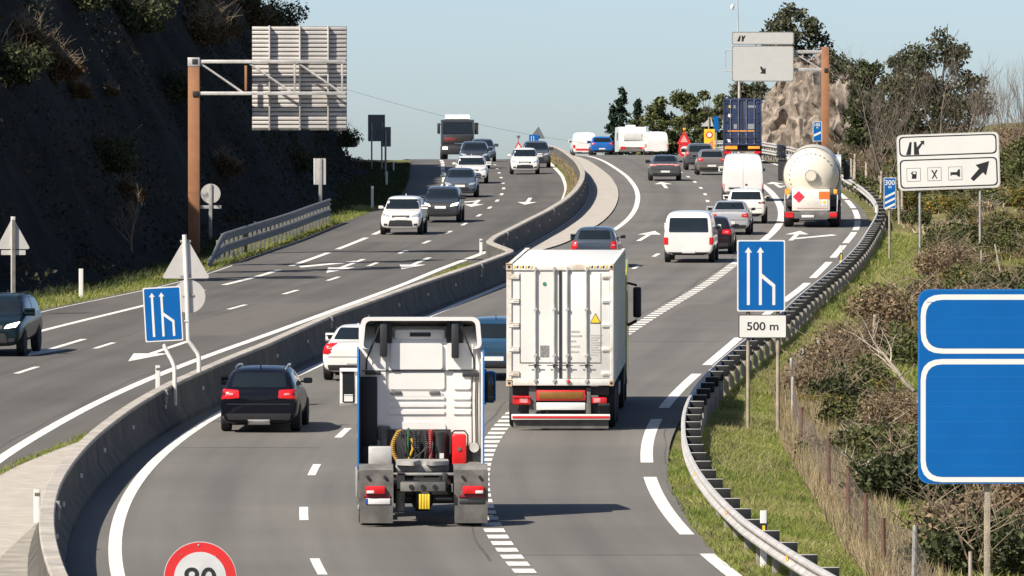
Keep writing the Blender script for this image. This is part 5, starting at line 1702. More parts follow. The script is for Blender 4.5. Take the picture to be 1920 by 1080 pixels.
for x in (505, 562, 615):
    m = MB(); m.box(s.u(x - 1.4), s.u(x + 1.4), .10, .33, s.v(244), s.v(48), .008); m.build('upright', STEEL, pb, 30)
    for yy in (115.5, 175):
        m = MB(); m.box(s.u(x - 3), s.u(x + 3), -.05, .14, s.v(yy + 6), s.v(yy - 1), .01); m.build('bracket', STEELDULL, pb, 30)

s = Sign('gantry_sign', 'overhead gantry on rust coloured post with white exit sign and down arrow', 'gantry', 1547, dist=492)
m = MB(); m.box(s.u(1540), s.u(1554), -.22, .22, -.2, s.v(88), .02); m.build('post', CORTEN, s.t, 30)
tp = truss(s, 0, 1375, 1542, 97, 130.5, 3)
s.box('joint_plate', 1545, 1552, 128, 136, TRIM, -.25, -.221, .004)
for k, (a, b, r_) in enumerate(((60, 84, 3.5), (86, 153, 4.5))):
    pn = s.board('sign_panel', R4(1372, a, 1488, b), mat('grey_border', (.20, .20, .19), .5), -.25, .06, r_)
    s.board('white_face', R4(1373.6, a + 1.6, 1486.4, b - 1.6), mat('overhead_white', (.47, .465, .44), .5, var=.03), -.31, .004, r_, pn)
    if k == 0:
        s.board('exit_symbol', [(1381.5, 78), (1387, 78), (1388.5, 67), (1386, 67)], BLACK, -.314, .004, parent=pn)
        s.board('exit_symbol', [(1390, 78), (1394, 78), (1394, 75), (1397.5, 67.5), (1395, 66.5), (1393.5, 70), (1392.5, 67), (1390.5, 67)], BLACK, -.314, .004, parent=pn)
    else:
        s.board('down_arrow', [(1424.5, 126), (1427, 124.5), (1432, 130), (1435, 127), (1435.5, 138.5), (1424, 138), (1428, 134.5)], BLACK, -.314, .004, parent=pn)
m = MB()
for (a, b) in (((1360, 95), (1360, 133)), ((1360, 95), (1374, 93)), ((1360, 133), (1374, 134))): m.cyl((s.u(a[0]), -.1, s.v(a[1])), (s.u(b[0]), -.1, s.v(b[1])), .03, seg=6)
m.build('side_bracket', STEEL, s.t)

# camera mast
s = Sign('camera_mast', 'tall thin pole with small dome camera above the overhead white sign', 'mast', 1386, dist=555)
m = MB(); m.cyl((0, 0, -.2), (0, 0, s.v(150)), .12, .09, seg=12); m.cyl((0, 0, s.v(150)), (s.u(1381.5), 0, s.v(-40)), .06, .04, seg=10); m.build('pole', STEEL, s.t, 40)
m = MB(); m.cyl((s.u(1382), 0, s.v(8)), (s.u(1373), 0, s.v(9)), .025, seg=6); m.build('arm', STEEL, s.t)
m = MB(); m.lathe([(s.v(19), .02), (s.v(18), .09), (s.v(15), .13), (s.v(11), .13), (s.v(9), .06)], 'z', (s.u(1373), 0, 0), 16); m.build('dome_camera', SIGNWHITE, s.t, 40)
# ------------------------------------------------------------------ vegetation
L_OLIVE = leafmat('leaf_olive', [(.035, .045, .014), (.085, .098, .030), (.15, .155, .06)])
L_DARK = leafmat('leaf_dark', [(.020, .028, .012), (.048, .060, .022), (.09, .10, .042)])
L_CONIFER = leafmat('leaf_conifer', [(.008, .018, .012), (.020, .040, .022), (.035, .06, .03)])
L_EUCA = leafmat('leaf_eucalypt', [(.030, .036, .020), (.070, .076, .040), (.13, .122, .07)])
L_BROWN = leafmat('leaf_brown', [(.085, .058, .030), (.19, .135, .078), (.32, .24, .15)])
L_RUST = leafmat('leaf_rust', [(.05, .025, .010), (.11, .06, .02), (.07, .065, .025)])
L_GORSE = leafmat('leaf_gorse', [(.04, .055, .014), (.10, .115, .028), (.15, .13, .03), (.30, .17, .02)])
L_STRAW = leafmat('leaf_straw', [(.22, .165, .09), (.36, .28, .16), (.48, .40, .25)], trans=.35)
L_GRASS = leafmat('leaf_grass', [(.12, .17, .032), (.21, .26, .055), (.32, .33, .10), (.48, .41, .21)], trans=.45, patch=.45)
L_IVY = leafmat('leaf_cutting', [(.008, .014, .009), (.020, .028, .014), (.045, .040, .020), (.10, .062, .030)], patch=.13)
BARK = mat('bark_grey', (.13, .105, .082), .9, var=.3, scale=6, bump=.4)
BARKD = mat('bark_dark', (.045, .034, .026), .9, var=.3, scale=6)
TWIG = mat('twig_brown', (.20, .15, .10), .9, var=.3, scale=5)
TWIGPALE = mat('twig_pale', (.36, .31, .25), .9, var=.2, scale=5)


def leaf_arrays(pts, size, aspect=.55, upbias=0.0, rng=RNG):
    pts = np.asarray(pts, dtype=np.float64)
    n = len(pts)
    d = rng.normal(size=(n, 3)); d[:, 2] += upbias
    d /= np.linalg.norm(d, axis=1)[:, None]
    e = rng.normal(size=(n, 3))
    e -= d * (d * e).sum(1)[:, None]
    e /= np.linalg.norm(e, axis=1)[:, None]
    s = (size * rng.uniform(.6, 1.4, n))[:, None]
    a = pts - d * s * .5
    b = pts + e * s * aspect * .5
    c = pts + d * s * .5
    f = pts - e * s * aspect * .5
    v = np.stack([a, b, c, f], 1).reshape(-1, 3)
    q = np.arange(4 * n).reshape(n, 4)
    return v, q


def leaf_mesh(name, pts, size, material, parent=None, aspect=.55, upbias=0.0):
    v, q = leaf_arrays(pts, size, aspect, upbias)
    return raw_mesh(name, v, q, material, parent)


def blob_points(blobs, n, rng=RNG, shell=.55):
    """points through the outer part of many overlapping clumps"""
    w = np.array([b[3] ** 2 for b in blobs]); w /= w.sum()
    idx = rng.choice(len(blobs), n, p=w)
    B = np.array(blobs)[idx]
    d = rng.normal(size=(n, 3)); d /= np.linalg.norm(d, axis=1)[:, None]
    r = (shell + (1 - shell) * rng.random(n) ** .7) * rng.choice([1, 1, 1, 1.12, .7], n)
    return B[:, :3] + d * (B[:, 3] * r)[:, None] * np.array([1, 1, .85])


def bush_points(w, h, n, rng=RNG, nb=11):
    blobs = []
    for _ in range(nb):
        a = rng.uniform(0, 2 * math.pi); r = w * .36 * math.sqrt(rng.random())
        z = h * rng.uniform(.12, .62) * (1 - .5 * (r / (w * .36)) ** 2 * .6)
        blobs.append((r * math.cos(a), r * math.sin(a), z, rng.uniform(.16, .30) * min(w, h * 1.3)))
    p = blob_points(blobs, n, rng, .35)
    p[:, 2] = np.maximum(p[:, 2], rng.uniform(0, .1, n))
    return p


def branch_tree(h, spread, levels, seed, r0, lean=(0, 0), fork=3, droop=.0, bend=.35, start=.25):
    rng = random.Random(seed)
    segs = []
    tips = []

    def grow(p, d, ln, r, lv):
        n = 4
        pts = [p]; q = Vector(p)
        for i in range(n):
            d = (d + Vector((rng.uniform(-bend, bend), rng.uniform(-bend, bend), rng.uniform(-.12, .22) - droop)) * .45).normalized()
            q = q + d * ln / n
            pts.append(q.copy())
        rr = [r * (1 - .55 * i / n) for i in range(n + 1)]
        segs.append((pts, rr, lv))
        if lv == 0:
            tips.append(pts[-1]); tips.append(pts[-2])
            return
        k = fork + (1 if rng.random() < .5 else 0)
        for j in range(k):
            t = start + (1 - start) * (j + rng.random() * .8) / k
            i = min(n - 1, int(t * n)); f = t * n - i
            b = pts[i].lerp(pts[i + 1], min(1, f))
            ax = Vector((rng.uniform(-1, 1), rng.uniform(-1, 1), rng.uniform(-.1, .5))).normalized()
            nd = (d * (1 - spread) + ax * spread + Vector((0, 0, .12))).normalized()
            grow(b, nd, ln * rng.uniform(.52, .75), max(.006, r * (1 - .55 * t) * .62), lv - 1)
        grow(pts[-1], d, ln * .62, r * .45, lv - 1)
    grow(Vector((0, 0, 0)), Vector((lean[0], lean[1], 1)).normalized(), h * .5, r0, levels)
    return segs, tips


def segs_mesh(segs, name, material, parent, lo=0, hi=99):
    m = MB()
    for pts, rr, lv in segs:
        if lo <= lv <= hi: m.tube(pts, rr, 6 if lv >= 2 else 3)
    return m.build(name, material, parent, 60)


# ---- shrubs ----------------------------------------------------------------
def make_bush(name, label, cat, group, w, h, n, leafm, size, twigs=26, twigm=TWIG, seed=1, twig_len=1.0):
    t = thing(name, label, cat, (0, 0, 0), group=group)
    rng = np.random.default_rng(seed)
    leaf_mesh('foliage', bush_points(w, h, n, rng), size, leafm, t)
    rr = random.Random(seed)
    m = MB()
    for k in range(twigs):
        a = rr.uniform(0, 2 * math.pi); r = w * .5 * rr.random() ** .6
        e = Vector((r * math.cos(a), r * math.sin(a), h * rr.uniform(.55, 1.05) * (1 - .45 * (r / (w * .5)) ** 2))) * twig_len
        b = Vector((e.x * .25, e.y * .25, 0))
        mid = b.lerp(e, .55) + Vector((rr.uniform(-.1, .1) * w, rr.uniform(-.1, .1) * w, rr.uniform(-.05, .1) * h))
        m.tube([b, mid, e], [.022, .014, .005], 3)
        for j in range(3):
            o = mid.lerp(e, rr.random())
            m.tube([o, o + Vector((rr.uniform(-.25, .25) * w, rr.uniform(-.25, .25) * w, rr.uniform(.0, .3) * h))], [.009, .004], 3)
    m.build('twigs', twigm, t, 0)
    return t


PROT = {}
G_SCRUB = 'bushes of the scrub bank right of the wire fence'
PROT['olive'] = [make_bush('bush', 'olive green leafy bush in the scrub right of the wire fence', 'bush', G_SCRUB, 2.6, 1.7, 3400, L_OLIVE, .14, 14, seed=s) for s in (1, 2)]
PROT['brown'] = [make_bush('bush', 'reddish brown twiggy bush in the scrub right of the wire fence', 'bush', G_SCRUB, 2.6, 1.8, 2600, L_BROWN, .11, 34, seed=s) for s in (3, 4)]
PROT['gorse'] = [make_bush('bush', 'green and orange gorse bush in the scrub right of the wire fence', 'bush', G_SCRUB, 2.4, 1.6, 3200, L_GORSE, .13, 12, seed=s) for s in (5, 6)]
PROT['dark'] = [make_bush('bush', 'dark green bush in the scrub right of the wire fence', 'bush', G_SCRUB, 2.6, 1.8, 3200, L_DARK, .13, seed=s) for s in (7,)]
PROT['straw'] = [make_bush('dry_clump', 'straw coloured clump of dry grass in the scrub', 'dry grass', G_SCRUB, 1.9, 1.0, 1300, L_STRAW, .16, 30, TWIGPALE, seed=s) for s in (8,)]
used = set()


def put(kind, X, Y, sc, rs, z=None, sz=1.0, label=None, group=None):
    p = rs.choice(PROT[kind])
    if p.name not in used:
        used.add(p.name); o = p
    else:
        o = copy_tree(p)
    o.location = (X, Y, (TZ(X, Y) if z is None else z) - .12)
    o.rotation_euler = (0, 0, rs.uniform(0, 6.28))
    o.scale = (sc, sc, sc * sz)
    if label: o['label'] = label
    if group: o['group'] = group
    return o


FPOST = [(1757, 1180, 1075, 'g'), (1712, 1112, 965, 'g'), (1660, 1052, 950, 'r'), (1624, 1006, 906, 'r'), (1591, 957, 857, 'r'), (1555, 903, 804, 'r'), (1501, 817, 747, 'r'), (1486, 771, 692, 'w'),
         (1481, 728, 661, 'w'), (1505, 695, 640, 'w'), (1535, 690, 625, 'w'), (1639, 667, 575, 't')]
fy = []
for x, y, yt, k in FPOST:
    X, Y = P(x, y)
    fy.append((Y, X))
fy_s = sorted(fy)
FEX = lambda Y: float(np.interp(Y, [a for a, b in fy_s] + [260, 330, 430], [b for a, b in fy_s] + [fy_s[-1][1] + 2.5, 16.6, 18.4]))

rs = random.Random(21)
cands = []
for _ in range(6000):
    Y = 118 + 372 * rs.random() ** 1.0
    X = FEX(min(Y, 429)) + .6 + 30 * rs.random() * (.35 + Y / 480)
    if X > XA(2120, Y) or (Y < 240 and rs.random() < .55 + .8 * noise.noise(Vector((X * .3, Y * .06, 2)))): continue
    cands.append((X, Y))
placed = []
kinds = ['olive', 'brown', 'olive', 'gorse', 'straw', 'dark', 'gorse']
for X, Y in cands:
    sc = rs.uniform(.55, 1.15) * (1 + .35 * sstep(250, 420, Y))
    if any((X - a) ** 2 + ((Y - b) * .40) ** 2 < (.95 * (sc + c)) ** 2 for a, b, c in placed): continue
    # keep the foot of the service sign and the verge clear
    x = CX + F * X / Y; yb = HOR + F * (CAMZ - TZ(X, Y)) / Y
    if x < 1765 and 432 < yb < 560: continue
    if x < 1800 and 400 < yb < 432 and rs.random() < .6: continue
    placed.append((X, Y, sc))
    nz = noise.noise(Vector((X * .16, Y * .035, 5)))
    k = rs.choice(['olive', 'olive', 'gorse', 'straw', 'gorse', 'olive'] if nz > .0 else (['brown', 'brown', 'straw', 'olive', 'gorse'] if nz < -.2 else kinds))
    put(k, X, Y, sc, rs, sz=rs.uniform(.75, 1.05) * (.8 if Y < 200 else 1))
    if len(placed) > 190: break

# brown bramble thicket behind the fence bend, dead branches
for (x, y, sc, k) in ((1560, 700, 1.0, 'brown'), (1605, 665, 1.05, 'brown'), (1520, 735, .8, 'brown'), (1570, 745, .8, 'dark'), (1690, 600, 1.3, 'brown'), (1640, 590, 1.0, 'gorse'), (1600, 790, .75, 'olive'),
                      (1650, 850, .9, 'olive'), (1700, 930, 1.0, 'dark'), (1790, 1020, 1.0, 'brown'), (1860, 1060, 1.1, 'dark'), (1900, 960, 1.1, 'brown'), (1680, 800, .8, 'brown')):
    X, Y = P(x, y); put(k, X, Y, sc, rs)

# ---- ground cover ---------------------------------------------------------
def blades(n, fx0, fx1, y0, y1, hgt, wid, material, name, cat=None, zoff=0.0, dens=None, lean=.7):
    rng = RNG
    Y = rng.uniform(y0, y1, n)
    u = rng.random(n)
    X = np.array([fx0(y) + (fx1(y) - fx0(y)) * t for y, t in zip(Y, u)])
    if dens is not None:
        keep = np.array([dens(a, b) > r for a, b, r in zip(X, Y, rng.random(n))])
        X, Y = X[keep], Y[keep]; n = len(X)
    Zz = np.array([TZ(a, b) for a, b in zip(X, Y)]) + zoff - .02
    h = hgt * rng.uniform(.4, 1.3, n) * np.clip(.75 + .5 * np.array([noise.noise(Vector((a * .5, b * .22, 9))) for a, b in zip(X, Y)]), .35, 1.6)
    az = rng.uniform(0, 2 * math.pi, n)
    w = wid * rng.uniform(.7, 1.3, n)
    lx, ly = rng.normal(0, lean, n) * h, rng.normal(0, lean, n) * h
    base = np.stack([X, Y, Zz], 1)
    side = np.stack([np.cos(az) * w, np.sin(az) * w, np.zeros(n)], 1)
    top = base + np.stack([lx, ly, h], 1)
    v = np.stack([base - side, base + side, top], 1).reshape(-1, 3)
    f = np.arange(3 * n).reshape(n, 3)
    o = raw_mesh(name, v, f, material)
    tag(o, kind='stuff')
    return o


blades(190000, lambda Y: GRL(Y) + .25, lambda Y: FEX(Y) + .6, 116, 260, .11, .011, L_GRASS, 'verge_grass', lean=.9)
blades(26000, lambda Y: GRL(Y) + .4, lambda Y: FEX(Y) + .6, 116, 260, .22, .008, L_STRAW, 'dry_grass', lean=.6, dens=lambda X, Y: .25 + 1.3 * noise.noise(Vector((X * .5, Y * .12, 17))))
blades(30000, lambda Y: GRL(Y) + .4, lambda Y: FEX(Y) + .3, 116, 260, .13, .022, L_OLIVE, 'verge_weeds', lean=1.0, dens=lambda X, Y: -.25 + 2.2 * noise.noise(Vector((X * 1.1, Y * .3, 27))))
blades(52000, lambda Y: GRL(Y) + .25, lambda Y: GRL(Y) + 7, 250, 345, .22, .028, L_GRASS, 'verge_grass')
blades(14000, lambda Y: GRL(Y) - .38, lambda Y: GRL(Y) + .3, 116, 175, .13, .014, L_GRASS, 'verge_grass', dens=lambda X, Y: .5 + noise.noise(Vector((X * 2, Y * .4, 2))))
blades(26000, lambda Y: FEX(Y) - .4, lambda Y: FEX(Y) + .9, 116, 225, .48, .012, L_STRAW, 'dry_grass', lean=.25)
blades(100000, lambda Y: FEX(min(Y, 425)) + .3, lambda Y: FEX(min(Y, 425)) + 12, 118, 300, .32, .020, L_GRASS, 'scrub_grass')
blades(30000, lambda Y: FEX(min(Y, 425)) + .3, lambda Y: FEX(min(Y, 425)) + 20, 240, 480, .45, .045, L_STRAW, 'scrub_grass', dens=lambda X, Y: .4 + 1.5 * noise.noise(Vector((X * .2, Y * .06, 6))))
L_VERGE_SHADE = leafmat('leaf_verge_shade', [(.018, .030, .010), (.040, .058, .016), (.075, .080, .028)], trans=.2)  # darker copy of the grass: the cutting's shade is put into its colour
blades(60000, lambda Y: HF(Y) - 1.2, lambda Y: PE(Y) + .05, 386, 520, .26, .034, L_VERGE_SHADE, 'verge_grass')
blades(30000, lambda Y: HF(Y) - 2.5, lambda Y: HF(Y) + .9, 190, 390, .30, .030, L_VERGE_SHADE, 'verge_grass')
blades(34000, lambda Y: HF(Y) + .4, lambda Y: PE(Y) + .05, 190, 388, .20, .020, L_GRASS, 'verge_grass', dens=lambda X, Y: .6 + noise.noise(Vector((X, Y * .3, 4))))
blades(9000, lambda Y: BC(Y) - .55 - 1.75 * sstep(200, 160, Y), lambda Y: BC(Y) - .2 - 1.75 * sstep(200, 160, Y), 140, 205, .16, .016, L_GRASS, 'median_grass', dens=lambda X, Y: .6 + noise.noise(Vector((X * 1.5, Y * .35, 1))))
blades(9000, lambda Y: RL(Y) + .3, lambda Y: BC(Y) - .2, 400, 620, .42, .03, L_STRAW, 'median_grass', zoff=.12)
blades(2500, lambda Y: RL(Y) + .5, lambda Y: BC(Y) - .3, 284, 300, .2, .016, L_GRASS, 'median_grass')

# ---- wire fence -------------------------------------------------------------
fence = thing('wire_fence', 'rusty post and wire mesh fence winding along the grass verge', 'fence')
WIRE = mat('fence_wire', (.13, .10, .085), .8, var=.2)
top = []
for x, y, yt, k in FPOST:
    X, Y = P(x, y)
    z = TZ(X, Y); h = (y - yt) * Y / F
    mt, r_ = {'r': (RUSTPOST, .045), 'w': (STEEL, .04), 't': (POSTWOOD, .07), 'g': (STEELDULL, .045)}[k]
    m = MB(); m.cyl((0, 0, -.3), (rs.uniform(-.04, .04), 0, h + .05), r_, r_ * .92, seg=8)
    o = m.build('post', mt, fence, 40); o.location = (X, Y, z)
    top.append((Vector((X, Y, z)), h))
m = MB()
for (a, ha), (b, hb) in zip(top[:-1], top[1:]):
    ln = (b - a).length
    n = max(4, int(ln / .42))
    for k in range(5):                                       # line wires
        f = .1 + .88 * k / 4
        m.tube([a + Vector((0, 0, ha * f)), a.lerp(b, .5) + Vector((0, 0, (ha + hb) * .5 * f - .04)), b + Vector((0, 0, hb * f))], .004, 3)
    for i in range(-n // 4, n):
        for sg in (1, -1):
            u0, u1 = i / n, (i + n * 1.0 * ha / max(ln, .1) * .9) / n
            u0c, u1c = max(0, u0), min(1, u1)
            if u1c <= u0c: continue
            z0_, z1_ = (u0c - u0) / (u1 - u0), (u1c - u0) / (u1 - u0)
            if sg < 0: z0_, z1_ = 1 - z0_, 1 - z1_
            pa, pb = a.lerp(b, u0c), a.lerp(b, u1c)
            h0, h1 = ha + (hb - ha) * u0c, ha + (hb - ha) * u1c
            m.tube([pa + Vector((0, 0, h0 * (.05 + .93 * z0_))), pb + Vector((0, 0, h1 * (.05 + .93 * z1_)))], .0022, 3)
m.build('wire_mesh', WIRE, fence, 0)

f2 = thing('wire_fence', 'row of thin weathered fence posts behind the guardrail right of the tanker', 'fence')
prev = None
wm = MB()
for i, Y in enumerate(np.arange(362, 456, 6.2)):
    X = GRL(Y) + 1.0 + .25 * math.sin(i * 2.1)
    z = TZ(X, Y)
    h = 1.45 + .3 * math.sin(i * 1.7)
    m = MB(); m.cyl((0, 0, -.3), (rs.uniform(-.08, .08), 0, h), .07, .06, seg=7); o = m.build('post', TWIGPALE, f2, 40); o.location = (X, Y, z)
    if prev:
        for f in (.35, .6, .9): wm.tube([prev + Vector((0, 0, h * f)), Vector((X, Y, z + h * f))], .01, 3)
    prev = Vector((X, Y, z))
wm.build('wire', WIRE, f2, 0)
for (x, yb_, yt, ln, lb) in ((1820, 1160, 1006, 0, 'pale metal fence stake in the brambles below the big blue sign'), (1840, 545, 478, 0, 'upright thin pale stake in the scrub below the service sign'),
                             (1882, 545, 472, -.30, 'leaning thin stake in the scrub above the big blue sign'), (1716, 560, 512, .35, 'small leaning pale stake in the scrub above the fence bend')):
    X, Y = P(x, yb_)
    t = thing('fence_stake', lb, 'post', (X, Y, TZ(X, Y)))
    m = MB(); m.cyl((0, 0, -.2), (ln, 0, (yb_ - yt) * Y / F), .035, .03, seg=8); m.build('stake', TWIGPALE, t, 40)

# dead pale branch lying in the scrub
for (x, y, sd, sc_, lb) in ((1712, 770, 5, 1.0, 'bleached dead branch lying in the scrub left of the big blue sign'), (1630, 930, 9, .5, 'thin bleached stick poking from the scrub above the rusty fence posts')):
    X, Y = P(x, y)
    t = thing('dead_branch', lb, 'branch', (X, Y, TZ(X, Y) + .5))
    sg_, _ = branch_tree(2.4 * sc_, .6, 2, sd, .06, (-1.2, -.2), bend=.5)
    segs_mesh(sg_, 'branches', TWIGPALE, t)

# ---- cutting vegetation -----------------------------------------------------
n = 110000
Yv = RNG.uniform(150, 500, n); dv = RNG.uniform(.6, 14, n) ** 1.0
pts = []
for Y, d in zip(Yv, dv):
    c = noise.noise(Vector((d * .45, Y * .12, 8)))
    if c + .25 < RNG.random() * .7: continue
    X = HF(Y) - d
    pts.append((X + RNG.uniform(-.1, .35), Y + RNG.uniform(-.3, .3), Z(X, Y) + hill_h(d, Y) + RNG.uniform(-.05, .5)))
tag(leaf_mesh('cutting_scrub', pts, .17, L_IVY), kind='stuff')
GH = 'bushes growing on the dark cutting'
PROT['hrust'] = [make_bush('bush', 'rusty brown bush on the dark cutting', 'bush', GH, 2.6, 2.0, 2400, L_RUST, .15, 60, seed=11)]
PROT['hdark'] = [make_bush('bush', 'dark green bush on the dark cutting', 'bush', GH, 2.8, 2.2, 2800, L_DARK, .18, 20, BARKD, seed=12)]
for (x, y, Y, sc, k) in ((45, 95, 275, .85, 'hrust'), (105, 150, 275, .9, 'hrust'), (140, 185, 275, .6, 'hrust'), (205, 195, 285, .35, 'hrust'), (380, 85, 330, 1.15, 'hrust'), (410, 60, 340, 1.0, 'hrust'), (350, 20, 330, .9, 'hdark'),
                         (440, 30, 360, 1.3, 'hdark'), (470, 60, 390, 1.2, 'hrust'), (520, 40, 430, 1.1, 'hdark'), (505, 90, 430, 1.0, 'hdark'), (150, 20, 290, 1.0, 'hdark'), (20, 160, 268, 1.0, 'hdark'), (250, 60, 305, 1.2, 'hdark'),
                         (420, 330, 350, .7, 'hrust'), (240, 380, 290, .6, 'hrust'), (560, 320, 400, .7, 'hdark'), (330, 200, 320, .9, 'hdark'), (640, 260, 455, .8, 'hdark'), (600, 240, 440, 1.0, 'hdark'), (200, 320, 290, .9, 'hdark')):
    # find where the sight line meets the slope
    best = None
    for Yq in np.arange(235, 492, 1.5):
        Xq = XA(x, Yq); dq = HF(Yq) - Xq
        if dq < 1.0 or dq > 17: continue
        e = abs(HOR + F * (CAMZ - Z(Xq, Yq) - hill_h(dq, Yq)) / Yq - y)
        if best is None or e < best[0]: best = (e, Xq, Yq, dq)
    if best is None or best[0] > 40: continue
    _, X, Y, d = best
    put(k, X, Y, sc, rs, z=Z(X, Y) + hill_h(d, Y) + .1)
def woody(name, label, X, Y, z, h, seed, spread=.5, levels=3, r0=.12, bark=BARK, lean=(0, 0), fork=3, group=None, **kw):
    t = thing(name, label, 'tree', (X, Y, z), group=group)
    sg_, tips = branch_tree(h, spread, levels, seed, r0, lean, fork, **kw)
    segs_mesh(sg_, 'trunk', bark, t, levels, 99)
    segs_mesh(sg_, 'branches', bark, t, 0, levels - 1)
    return t, tips
Yb = 478
for (x, y, Yb, h, sd) in ((652, 222, 476, 2.2, 3), (548, 30, 470, 2.6, 4)):
    X = XA(x, Yb); woody('bare_sapling', 'bare twiggy sapling on the cutting skyline ' + ('right of the ribbed sign' if x > 600 else 'above the ribbed sign'), X, Yb, Z(X, Yb) + hill_h(HF(Yb) - X, Yb) - .1, h, sd, .55, 3, .05)
X = XA(248, 300)
woody('bare_sapling', 'pale bare sapling low on the dark cutting left of the rust coloured post', X, 300, Z(X, 300) + hill_h(HF(300) - X, 300) - .1, 2.6, 8, .55, 3, .05, TWIG)

# ---- rock outcrop -------------------------------------------------------------
def rock_h(a, b):
    """a across, b along, metres from the crest of the outcrop"""
    left = sstep(-4.6, -.3, a + .5 * noise.noise(Vector((b * .3, 0, 0))))
    right = 1 - sstep(1.0, 9.5, a)
    front = sstep(-13, -7, b)
    back = 1 - sstep(14, 30, b)
    h = 7.0 * left * right * front * back
    q = Vector((a * .55, b * .3, h * .25))
    h += (noise.fractal(q, .8, 2.2, 6) * .75 + abs(noise.noise(q * 2.3)) * .9 - .35) * min(1, h * .6)
    return h
rcx, rcy = XA(1513, 560), 560.0
av = np.arange(-6.5, 14, .15); bv_ = np.arange(-15, 24, .34)
V = []
for b in bv_:
    for a in av:
        X, Y = rcx + a, rcy + b
        h = rock_h(a, b)
        k = (noise.fractal(Vector((a * .9, b * .5, h * .5)), .7, 2.1, 6) * .5 - abs(noise.noise(Vector((a * 1.3, b * .4, h * .6)))) * .5 - abs(noise.noise(Vector((a * 3.1, b * .9, h * 1.3)))) * .3) * min(1, h)
        V.append((X + k, Y + k * 2.0, Z(X, Y) - .3 + h))
na = len(av)
Q = [(j * na + i, j * na + i + 1, (j + 1) * na + i + 1, (j + 1) * na + i) for j in range(len(bv_) - 1) for i in range(na - 1)]
t = thing('rock_outcrop', 'pale craggy rock outcrop rising behind the dark blue container', 'rock')
ro = raw_mesh('rock_face', V, Q, ROCKPALE, t, smooth=True)
ro.data.set_sharp_from_angle(angle=R(48))
pts = []
for _ in range(22000):
    a, b = RNG.uniform(1.0, 12), RNG.uniform(-12, 12)
    c = noise.noise(Vector((a * .5, b * .2, 12)))
    if c + .55 * sstep(.6, 3.0, a) < .12: continue
    X, Y = rcx + a, rcy + b
    pts.append((X, Y, Z(X, Y) - .2 + rock_h(a, b) + RNG.uniform(-.1, .45)))
leaf_mesh('ivy', pts, .26, L_DARK, t)

# ---- trees --------------------------------------------------------------------
def leafy(name, label, x, ybase, dist, w, h, nleaf, size, leafm, seed, trunk=.18, nb=26, crown=.35, group=None, base=None):
    X, Y = XA(x, dist), dist
    z = TZ(X, Y) if base is None else base
    t = thing(name, label, 'tree', (X, Y, z - .2), group=group)
    rng = np.random.default_rng(seed)
    sg_, tips = branch_tree(h, .5, 2, seed, trunk, (rng.uniform(-.1, .1), 0), 3)
    segs_mesh(sg_, 'trunk', BARKD, t, 2, 9); segs_mesh(sg_, 'limbs', BARKD, t, 0, 1)
    blobs = []
    for _ in range(nb):
        zz = rng.uniform(crown, .97)
        prof = math.sin(math.pi * min(1, max(.06, (zz - crown + .08) / (1.08 - crown)))) ** .6
        a = rng.uniform(0, 2 * math.pi); r = w * .5 * prof * rng.random() ** .5
        blobs.append((r * math.cos(a), r * math.sin(a), zz * h - .03 * h, rng.uniform(.10, .19) * w))
    leaf_mesh('crown', blob_points(blobs, nleaf, rng, .3), size, leafm, t)
    return t


leafy('tree', 'open crowned tree on top of the rock outcrop', 1486, 0, 562, 4.8, 4.2, 3600, .30, L_EUCA, 31, nb=22, crown=.25, base=Z(XA(1486, 562), 562) + 6.5)
leafy('tree', 'low tree showing under the overhead white sign', 1405, 0, 580, 4.6, 5.6, 3800, .3, L_EUCA, 32, crown=.2)
leafy('tree', 'tall broad dark evergreen tree on the right skyline', 1760, 0, 520, 6.6, 8.6, 12000, .26, L_EUCA, 33, .25, 46, .12)
leafy('tree', 'dark evergreen tree left of the tall broad one on the right skyline', 1690, 0, 530, 5.0, 7.0, 6000, .30, L_EUCA, 34, .2, 32, .1)
leafy('tree', 'dark rounded tree on the shaded flank right of the rust coloured gantry post', 1622, 0, 545, 4.2, 6.6, 5200, .28, L_DARK, 35, .2, 28, .12)
leafy('tree', 'olive rounded tree behind the roadworks triangle', 1290, 0, 660, 4.4, 5.8, 4200, .32, L_OLIVE, 36, .15, 26, .08)
leafy('tree', 'olive bushy tree above the white crest van', 1233, 0, 690, 4.8, 5.4, 4200, .34, L_OLIVE, 37, .15, 26, .05)
leafy('tree', 'olive tree left of the dark blue container', 1328, 0, 640, 4.0, 5.6, 3600, .32, L_OLIVE, 38, .15, 22, .08)


def conifer(x, dist, h, w, seed, label, base=0.0):
    X, Y = XA(x, dist), dist
    t = thing('conifer', label, 'tree', (X, Y, TZ(X, Y) - .2 + base))
    m = MB(); m.tube([(0, 0, 0), (.05, 0, h * .6), (0, 0, h)], [.16, .09, .02], 7); m.build('trunk', BARKD, t)
    rng = np.random.default_rng(seed)
    pts = []
    for _ in range(80):
        z = h * (.12 + .86 * rng.random())
        ln = w * .5 * (1.04 - z / h) ** .8 * rng.uniform(.65, 1.15)
        a = rng.uniform(0, 2 * math.pi)
        for k in range(36):
            u = rng.random() ** .7
            pts.append((math.cos(a) * ln * u + rng.normal(0, .10), math.sin(a) * ln * u + rng.normal(0, .10), z - .12 * ln * u + rng.normal(0, .10)))
    leaf_mesh('crown', pts, .26, L_CONIFER, t)
conifer(1166, 700, 6.7, 3.0, 41, 'tallest dark conifer above the white caravan')
conifer(1196, 705, 5.6, 2.2, 42, 'slimmer dark conifer right of the tallest conifer')
conifer(1148, 700, 5.0, 1.9, 44, 'shortest dark conifer at the left of the crest trees')
conifer(1238, 710, 6.0, 2.3, 43, 'dark conifer tip above the olive bushy tree')

